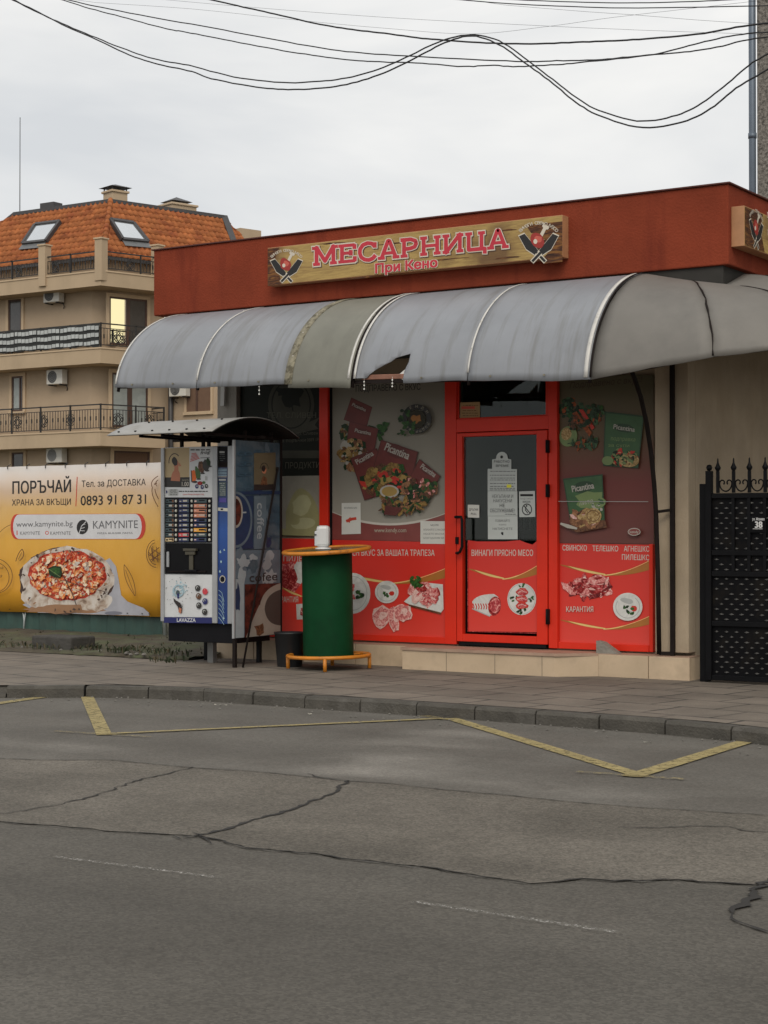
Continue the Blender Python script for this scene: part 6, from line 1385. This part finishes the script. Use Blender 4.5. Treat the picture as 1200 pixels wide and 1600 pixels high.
# skylights
for lbl, (fn_o, e_, upn, nn, o_), px4 in (('left roof window', (None, eL, upL, nnL, oL), ((37, 354), (71, 350), (92, 347), (57, 351))), ('right roof window', (None, eR, upR, nnR, oR), ((190, 375), (230, 377), (208, 347), (171, 343)))):
    if lbl[0] == 'l': q = [onp(u, v, base + nn * .12, nn) for u, v in ((37.5, 380), (71, 376.5), (92, 347.5), (56, 352))]
    else: q = [onp(u, v, base + nn * .12, nn) for u, v in ((192, 373.5), (229.5, 377), (208, 349.5), (174, 344.5))]
    mb = MB(); c_ = sum(q, V((0, 0, 0))) / 4
    for k in range(4):
        p_, r_ = q[k], q[(k + 1) % 4]; mb.bar(p_ + (p_ - c_) * .06, r_ + (r_ - c_) * .06, .12, .16, m_cap, up=nn)
    q2 = [q[0] + (q[0] - c_) * .1 - upn * .32, q[1] + (q[1] - c_) * .1 - upn * .32, q[1] + (q[1] - c_) * .1, q[0] + (q[0] - c_) * .1]; mb.add([p - nn * .0 for p in q2], [[0, 1, 2, 3]], mat('lead flashing', (.16, .165, .17), .5, metal=.3))
    s_ = mb.build('skylight', apt); s_.parent = roof; lab(s_, lbl)
    mb = MB(); mb.add([p + nn * .03 for p in q], [[0, 1, 2, 3]], m_skyp); o = mb.build('pane', apt); o.parent = roof
# chimneys and roof top boxes
def chimney(u0, u1, v_top, v_bot, d, capw, lbl, cap_v):
    p = at_d((u0 + u1) / 2, v_bot, d); wd = (u1 - u0) * d / F_PX * .8; zt_ = 1.27 + (834 - v_top) * d / F_PX
    mb = MB(); mb.obox(V((p.x, p.y, (p.z - 1 + zt_) / 2)), eR, oR, V((0, 0, 1)), wd, wd, zt_ - p.z + 1, m_band, .02); mb.obox(V((p.x, p.y, zt_ - .03)), eR, oR, V((0, 0, 1)), wd + .12, wd + .12, .09, m_sur, .02); c_ = mb.build('chimney', apt); lab(c_, lbl)
    mb = MB(); zc = 1.27 + (834 - cap_v) * d / F_PX; hw = capw * d / F_PX / 2 * .8; pts = [V((p.x, p.y, zt_ + .14)) + eR * (sx * hw) + oR * (sy * hw) for sx, sy in ((-1, -1), (1, -1), (1, 1), (-1, 1))]; ap = V((p.x, p.y, max(zc, zt_ + .3)))
    mb.add(pts + [ap], [[0, 1, 4], [1, 2, 4], [2, 3, 4], [3, 0, 4], [3, 2, 1, 0]], m_cap)
    for q in pts: mb.bar(q.lerp(ap, .35) - V((0, 0, .22)), q.lerp(ap, .35), .04, .04, m_cap, up=(1, 0, 0))
    o = mb.build('cap', apt); o.parent = c_
chimney(163, 197.5, 300, 318, 68, 48, 'square chimney by the roof corner', 290)
chimney(247, 304, 322, 336, 72, 46, 'wide chimney farther back', 308)
mb = MB(); p = at_d(380, 370, 74); mb.obox(V((p.x, p.y, p.z - 1.2)), eR, oR, V((0, 0, 1)), 1.1, 1.1, 2.9, m_band); mb.build('roof_parapet', apt); p2 = at_d(80, 322, 69.5); mb = MB(); mb.obox(V((p2.x, p2.y, p2.z - .12)), eL, oL, V((0, 0, 1)), .75, .5, .45, m_cap); mb.build('roof_vent', apt)
p = at_d(31, 330, 76); mb = MB(); mb.tube([p - V((0, 0, 1.6)), p + V((0, 0, 147 * 76 / F_PX))], [.022, .016], m_rail, 6); lab(mb.build('antenna', apt), 'thin tall antenna rod on the roof')
# windows
def awin(fn, o_, u0, u1, v0, v1, mpane, lbl, splits=(), border=.13, sill=True, fr_m=None):
    e_ = eL if fn is PL else eR; nn = oL if fn is PL else oR; vm_ = (v0 + v1) / 2; um = (u0 + u1) / 2
    a0 = (fn(u0, vm_) - Wc).dot(e_); a1 = (fn(u1, vm_) - Wc).dot(e_); a0, a1 = min(a0, a1), max(a0, a1); zb_, zt_ = fn(um, v1).z, fn(um, v0).z
    P = lambda a, z, dpt: Wc + e_ * a + nn * dpt + V((0, 0, z))
    mb = MB(); zv = V((0, 0, 1))
    def bx(b0, b1, c0, c1, d0, d1, m): mb.obox(P((b0 + b1) / 2, (c0 + c1) / 2, (d0 + d1) / 2), e_, nn, zv, b1 - b0, d1 - d0, c1 - c0, m)
    bx(a0 - border, a0, zb_, zt_ + border, .001, .06, m_sur); bx(a1, a1 + border, zb_, zt_ + border, .001, .06, m_sur); bx(a0 + .001, a1 - .001, zt_, zt_ + border, .001, .06, m_sur)
    if sill: bx(a0 - border, a1 + border, zb_ - .10, zb_ - .001, .001, .10, m_sur)
    fm = fr_m or m_brown
    bx(a0 + .001, a0 + .07, zb_, zt_ - .001, .004, .03, fm); bx(a1 - .07, a1 - .001, zb_, zt_ - .001, .004, .03, fm); bx(a0 + .071, a1 - .071, zt_ - .07, zt_ - .001, .004, .03, fm); bx(a0 + .071, a1 - .071, zb_, zb_ + .07, .004, .03, fm)
    for s_, w_ in splits: x_ = a0 + (a1 - a0) * s_; bx(x_ - w_ / 2, x_ + w_ / 2, zb_ + .071, zt_ - .071, .004, .032, fm)
    w_ = mb.build('window', apt); lab(w_, lbl)
    mb = MB()
    cuts = [0] + [s_ for s_, _ in splits] + [1]; mp_ = mpane if isinstance(mpane, (list, tuple)) else [mpane] * (len(cuts) - 1)
    for (s_, t_), m_ in zip(zip(cuts[:-1], cuts[1:]), mp_): mb.add([P(a0 + (a1 - a0) * s_, zb_, .008), P(a0 + (a1 - a0) * t_, zb_, .008), P(a0 + (a1 - a0) * t_, zt_, .008), P(a0 + (a1 - a0) * s_, zt_, .008)], [[0, 1, 2, 3]], m_)
    o = mb.build('pane', apt); o.parent = w_
awin(PL, 0, 14, 34.5, 468, 545, m_pan1, 'upper narrow window', fr_m=m_brown); awin(PL, 0, 19.5, 37, 588, 643, [m_pan1, m_pan2], 'middle narrow window', [(.3, .06)]); awin(PL, 0, 19.5, 38, 707, 760, m_pan1, 'lowest narrow window')
awin(PR, 0, 170, 229, 466, 540, [m_refl, m_pan1], 'balcony door reflecting the evening light', [(.50, .16)], sill=False); awin(PR, 0, 174, 230, 584, 668, [m_pan2, m_pan2], 'balcony door with pale curtains', [(.5, .2)], sill=False); awin(PR, 0, 177, 233, 705, 760, m_cur, 'lowest wide window', [], sill=True)
# lower wing on the right with one more window, its downpipe at the joint
wl = Wc + eR * LR + V((-.6, -.02, 0))
mb = MB(); wp = [wl, wl + V((7, 0, 0)), wl + V((7, 5, 0)), wl + V((0, 5, 0))]; mb.prism(wp, (0, 0, z_eave - .01), m_wall); mb.build('side_wing', apt)
mb = MB(); pp = onp(270, 640, wl, (0, -1, 0)); pp = V((pp.x, pp.y - .12, 0)); mb.tube([pp, pp + V((0, 0, 9))], .10, m_cap, 10); mb.build('downpipe', apt)
Wl_ = wl; 
def PW(u, v): return onp(u, v, wl, (0, -1, 0))
a0, a1, b0, b1 = PW(292, 630).x, PW(330, 630).x, PW(310, 643).z, PW(310, 596).z
mb = MB(); mb.box(a0 - .1, a0, wl.y - .05, wl.y - .001, b0, b1 + .1, m_sur); mb.box(a1, a1 + .1, wl.y - .05, wl.y - .001, b0, b1 + .1, m_sur); mb.box(a0 - .12, a1 + .12, wl.y - .1, wl.y - .001, b0 - .12, b0 - .001, m_sur); mb.box(a0 + .45, a0 + .55, wl.y - .03, wl.y - .001, b0, b1, m_brown)
w_ = mb.build('window', apt); mb = MB(); mb.add([V((a0, wl.y - .006, b0)), V((a1, wl.y - .006, b0)), V((a1, wl.y - .006, b1)), V((a0, wl.y - .006, b1))], [[0, 1, 2, 3]], m_cur); o = mb.build('pane', apt); o.parent = w_
# air conditioners on its walls
m_ac = flat('air conditioner white', 205, 202, 194, .5); m_acg = mat('fan grille', (.20, .20, .195), .5); m_fan = mat('fan dark', (.06, .06, .06), .5)
def ac(u, v, fn, e_, nn, lbl, w_=.80, h=.55):
    p = fn(u, v); c = p + nn * .24; t = thing('air_conditioner', lbl, 'air conditioner', p - V((0, 0, h / 2)), 'air conditioners on the apartment wall'); up = V((0, 0, 1))
    mb = MB(); mb.obox(c, e_, nn, up, w_, .30, h, m_ac, .02); mb.build('body', t)
    mb = MB(); fc = c + nn * .152 + e_ * (.10 if e_ is eL else -.10)
    for r_ in (.225, .165, .105, .05): mb.tube([fc + e_ * (r_ * cos(k * pi / 10)) + up * (r_ * sin(k * pi / 10)) for k in range(20)], .010, m_acg, 5, closed=True)
    mb.add([fc + e_ * (.23 * cos(k * pi / 12)) + up * (.23 * sin(k * pi / 12)) - nn * .001 for k in range(24)], [list(range(24))], m_fan if v < 650 else m_acg); mb.build('fan', t)
    mb = MB()
    for s_ in (-.28, .28): mb.bar(p + e_ * s_ - up * (h / 2 + .03), p + e_ * s_ + nn * .42 - up * (h / 2 + .03), .04, .04, m_rail)
    mb.tube([c + e_ * -.34 - up * .2 - nn * .1, c + e_ * -.38 - up * .42 - nn * .16, c + e_ * -.3 - up * .5 - nn * .22], .018, m_rail, 6); mb.build('bracket', t)
ac(91, 462.5, PL, eL, oL, 'white air conditioner under the roof terrace of the beige apartments'); ac(96, 590, PL, eL, oL, 'white air conditioner between middle and lowest balcony of the beige apartments'); ac(95.5, 712, PL, eL, oL, 'white air conditioner showing just above the banner top')
ac(287, 609, PW, V((1, 0, 0)), V((0, -1, 0)), 'white air conditioner seen just under the awning lip near the brown curtained window')

# ================================================================== OVERHEAD CABLES
m_cab = mat('black cable', (.012, .012, .014), .6, var=.1)
def cable(pts, r, lbl, yp, wob=.5, seed=0):
    rc = random.Random(seed)
    # smooth through the points (Catmull-Rom), in the vertical plane Y = yp
    P = [onY(u, v, yp) for u, v in pts]; P = [P[0] * 2 - P[1]] + P + [P[-1] * 2 - P[-2]]; path = []
    P = [V(p) for p in P]
    for i in range(1, len(P) - 2):
        for k in range(6):
            t = k / 6; p = .5 * ((2 * P[i]) + (-P[i - 1] + P[i + 1]) * t + (2 * P[i - 1] - 5 * P[i] + 4 * P[i + 1] - P[i + 2]) * t * t + (-P[i - 1] + 3 * P[i] - 3 * P[i + 1] + P[i + 2]) * t ** 3)
            path.append(p + V((0, 0, rc.uniform(-.0022, .0022) * wob)))
    path.append(P[-2])
    # carry on to the poles out of the picture
    d0 = (path[0] - path[4]).normalized(); d1 = (path[-1] - path[-5]).normalized()
    path = [path[0] + d0 * 6 + V((0, 0, .3))] + path + [path[-1] + d1 * 5 + V((0, 0, .3))]
    mb = MB(); mb.tube(path, r, m_cab, 6); tag(mb.build('overhead_cable', None, path[len(path) // 2]), lbl, 'cable', 'overhead cables across the street')
YC = 10.2
cable([(20, 0), (60, 20), (105, 40), (160, 63), (215, 84), (255, 95), (295, 102), (365, 120), (440, 129), (500, 127), (550, 120), (600, 105), (650, 82), (690, 64), (735, 54.5), (780, 64), (825, 95), (870, 129), (900, 152), (935, 172), (995, 189), (1050, 182), (1090, 165), (1130, 136), (1170, 102), (1200, 84)], .0052, 'upper black cable of the pair that loops over the other wires and dips deep', YC, 1, 1)
cable([(18, -2), (60, 19), (105, 42), (160, 66), (210, 89), (255, 102), (300, 112), (330, 123), (400, 136), (450, 140), (500, 138), (550, 130), (600, 114), (650, 90), (695, 67), (737, 56), (780, 70), (820, 98), (865, 131), (900, 160), (940, 182), (1005, 199.5), (1065, 191), (1110, 170), (1150, 138), (1200, 108)], .0056, 'lower black cable of the pair that loops over the other wires and dips deep', YC - .06, 1, 2)
cable([(92, -2), (140, 13), (200, 29), (260, 45), (290, 50), (350, 62), (430, 77), (500, 88), (560, 95), (600, 97), (660, 99), (725, 104), (765, 102), (810, 104), (870, 101), (920, 96), (1010, 87), (1060, 76), (1110, 63), (1170, 52), (1230, 50)], .0048, 'thin cable sagging gently, lower of the middle pair', YC + .5, 1, 3)
cable([(100, -2), (160, 12), (250, 29), (350, 47), (450, 66), (530, 79), (600, 85.5), (720, 92), (820, 96), (870, 95), (940, 93), (990, 88), (1060, 82), (1110, 76), (1170, 62), (1230, 55)], .0048, 'thin cable sagging gently, upper of the middle pair', YC + .55, 1, 4)
cable([(322, -2), (380, 11), (430, 22), (500, 38), (550, 46), (600, 52), (660, 60), (700, 63), (760, 67), (830, 68.5), (900, 66), (960, 63.5), (1020, 60), (1100, 52), (1160, 41), (1230, 33)], .0062, 'thickest black cable, sagging close under the loop crest', YC + .2, .6, 5)
cable([(700, -2), (800, 6), (900, 10.5), (980, 12.5), (1100, 11), (1230, 8)], .0040, 'faint high cable passing behind the thick ones, lower of two near the pebble-dashed wall', YC + 1.2, .3, 6)
cable([(770, -2), (880, 2.5), (980, 4.5), (1080, 2.5), (1150, -1)], .0040, 'faint high cable passing behind the thick ones, upper of two near the pebble-dashed wall', YC + 1.3, .3, 7)
cable([(240, -2), (400, 12), (600, 27), (800, 38), (1000, 47), (1230, 55)], .0014, 'hair-thin wire sloping gently down above the thick cable, never touching the loop crest', YC + 4, .2, 8)
cable([(150, 4), (300, 14), (450, 30), (600, 44), (735, 53), (850, 42), (960, 27), (1090, 12), (1230, -4)], .0014, 'hair-thin wire touching the loop crest and then rising towards the stone building', YC + 4.2, .2, 9)
cable([(790, 8), (900, 17), (1000, 24), (1100, 32), (1230, 40)], .0014, 'hair-thin wire sloping down towards the drainpipe of the stone building', YC + 4.1, .2, 10)

# ================================================================== WEEDS AND LITTER
m_weed = mat('weed green', (.030, .042, .016), .8, var=.4, vscale=12); m_weed2 = mat('dry weed', (.08, .066, .036), .9, var=.3)
mb = MB(); rw = random.Random(6)
for i in range(800):
    cl = rw.random()
    if cl < .35: x = rw.uniform(-17, -11.1); y = 13.42 + abs(rw.gauss(0, .25))
    elif cl < .7: q = rw.choice([(190, 1024), (250, 1027), (215, 1022), (125, 1016), (150, 1020), (260, 1034), (20, 1004), (285, 1018)]); p = onZ(*q, 0); x, y = p.x + rw.gauss(0, .13), max(13.3, p.y + rw.gauss(0, .09)) if q[1] < 1026 else p.y + rw.gauss(0, .07)
    else: x = rw.uniform(-17, -11.3); y = rw.uniform(13.7, 15.4)
    z = .0 if y < 13.42 else .035; h = rw.uniform(.02, .075); an = rw.uniform(0, 2 * pi); le = rw.uniform(.2, 1.0) * h; d = V((cos(an), sin(an), 0)); s_ = V((-d.y, d.x, 0)) * rw.uniform(.004, .014); b = V((x, y, z))
    mb.add([b - s_ * .5, b + s_ * .5, b + d * le * .5 + V((0, 0, h * .7)) + s_, b + d * le + V((0, 0, h)), b + d * le * .5 + V((0, 0, h * .7)) - s_], [[0, 1, 2, 3, 4]], m_weed if rw.random() < .7 else m_weed2)
struct(mb.build('weeds'), 'stuff')
mb = MB(); m_lit = flat('litter pale', 185, 180, 168, .9); m_peb2 = mat('small stones', (.16, .15, .135), .9, var=.3)
for u, v in ((338, 1102), (353, 1102), (490, 1117), (870, 1120), (48, 1081), (1012, 1160)):
    p = onZ(u, v, ZR + .006); 
    for k in range(3): q = p + V((rw.uniform(-.04, .04), rw.uniform(-.03, .03), 0)); mb.add([q + V((rw.uniform(-.025, .025), rw.uniform(-.02, .02), rw.uniform(.0, .012))) for _ in range(4)], [[0, 1, 2], [0, 2, 3]], m_lit)
for i in range(240):
    x = rw.uniform(-13, -3.6); p = V((x, ykerb(x) - rw.random() ** 2 * .5 - .02, ZR + .006)); r_ = rw.uniform(.003, .011); mb.lathe([(.0004, 0), (r_, r_ * .4), (r_ * .6, r_), (.0004, r_ * 1.1)], p, m_peb2, 5, False)
for i in range(60):
    p = V((rw.uniform(-16, -11.2), rw.uniform(13.35, 14.6), .03)); r_ = rw.uniform(.01, .035); mb.lathe([(.0004, -.01), (r_, r_ * .3), (r_ * .7, r_ * .8), (.0004, r_)], p, m_peb2, 6, False)
struct(mb.build('litter'), 'stuff')
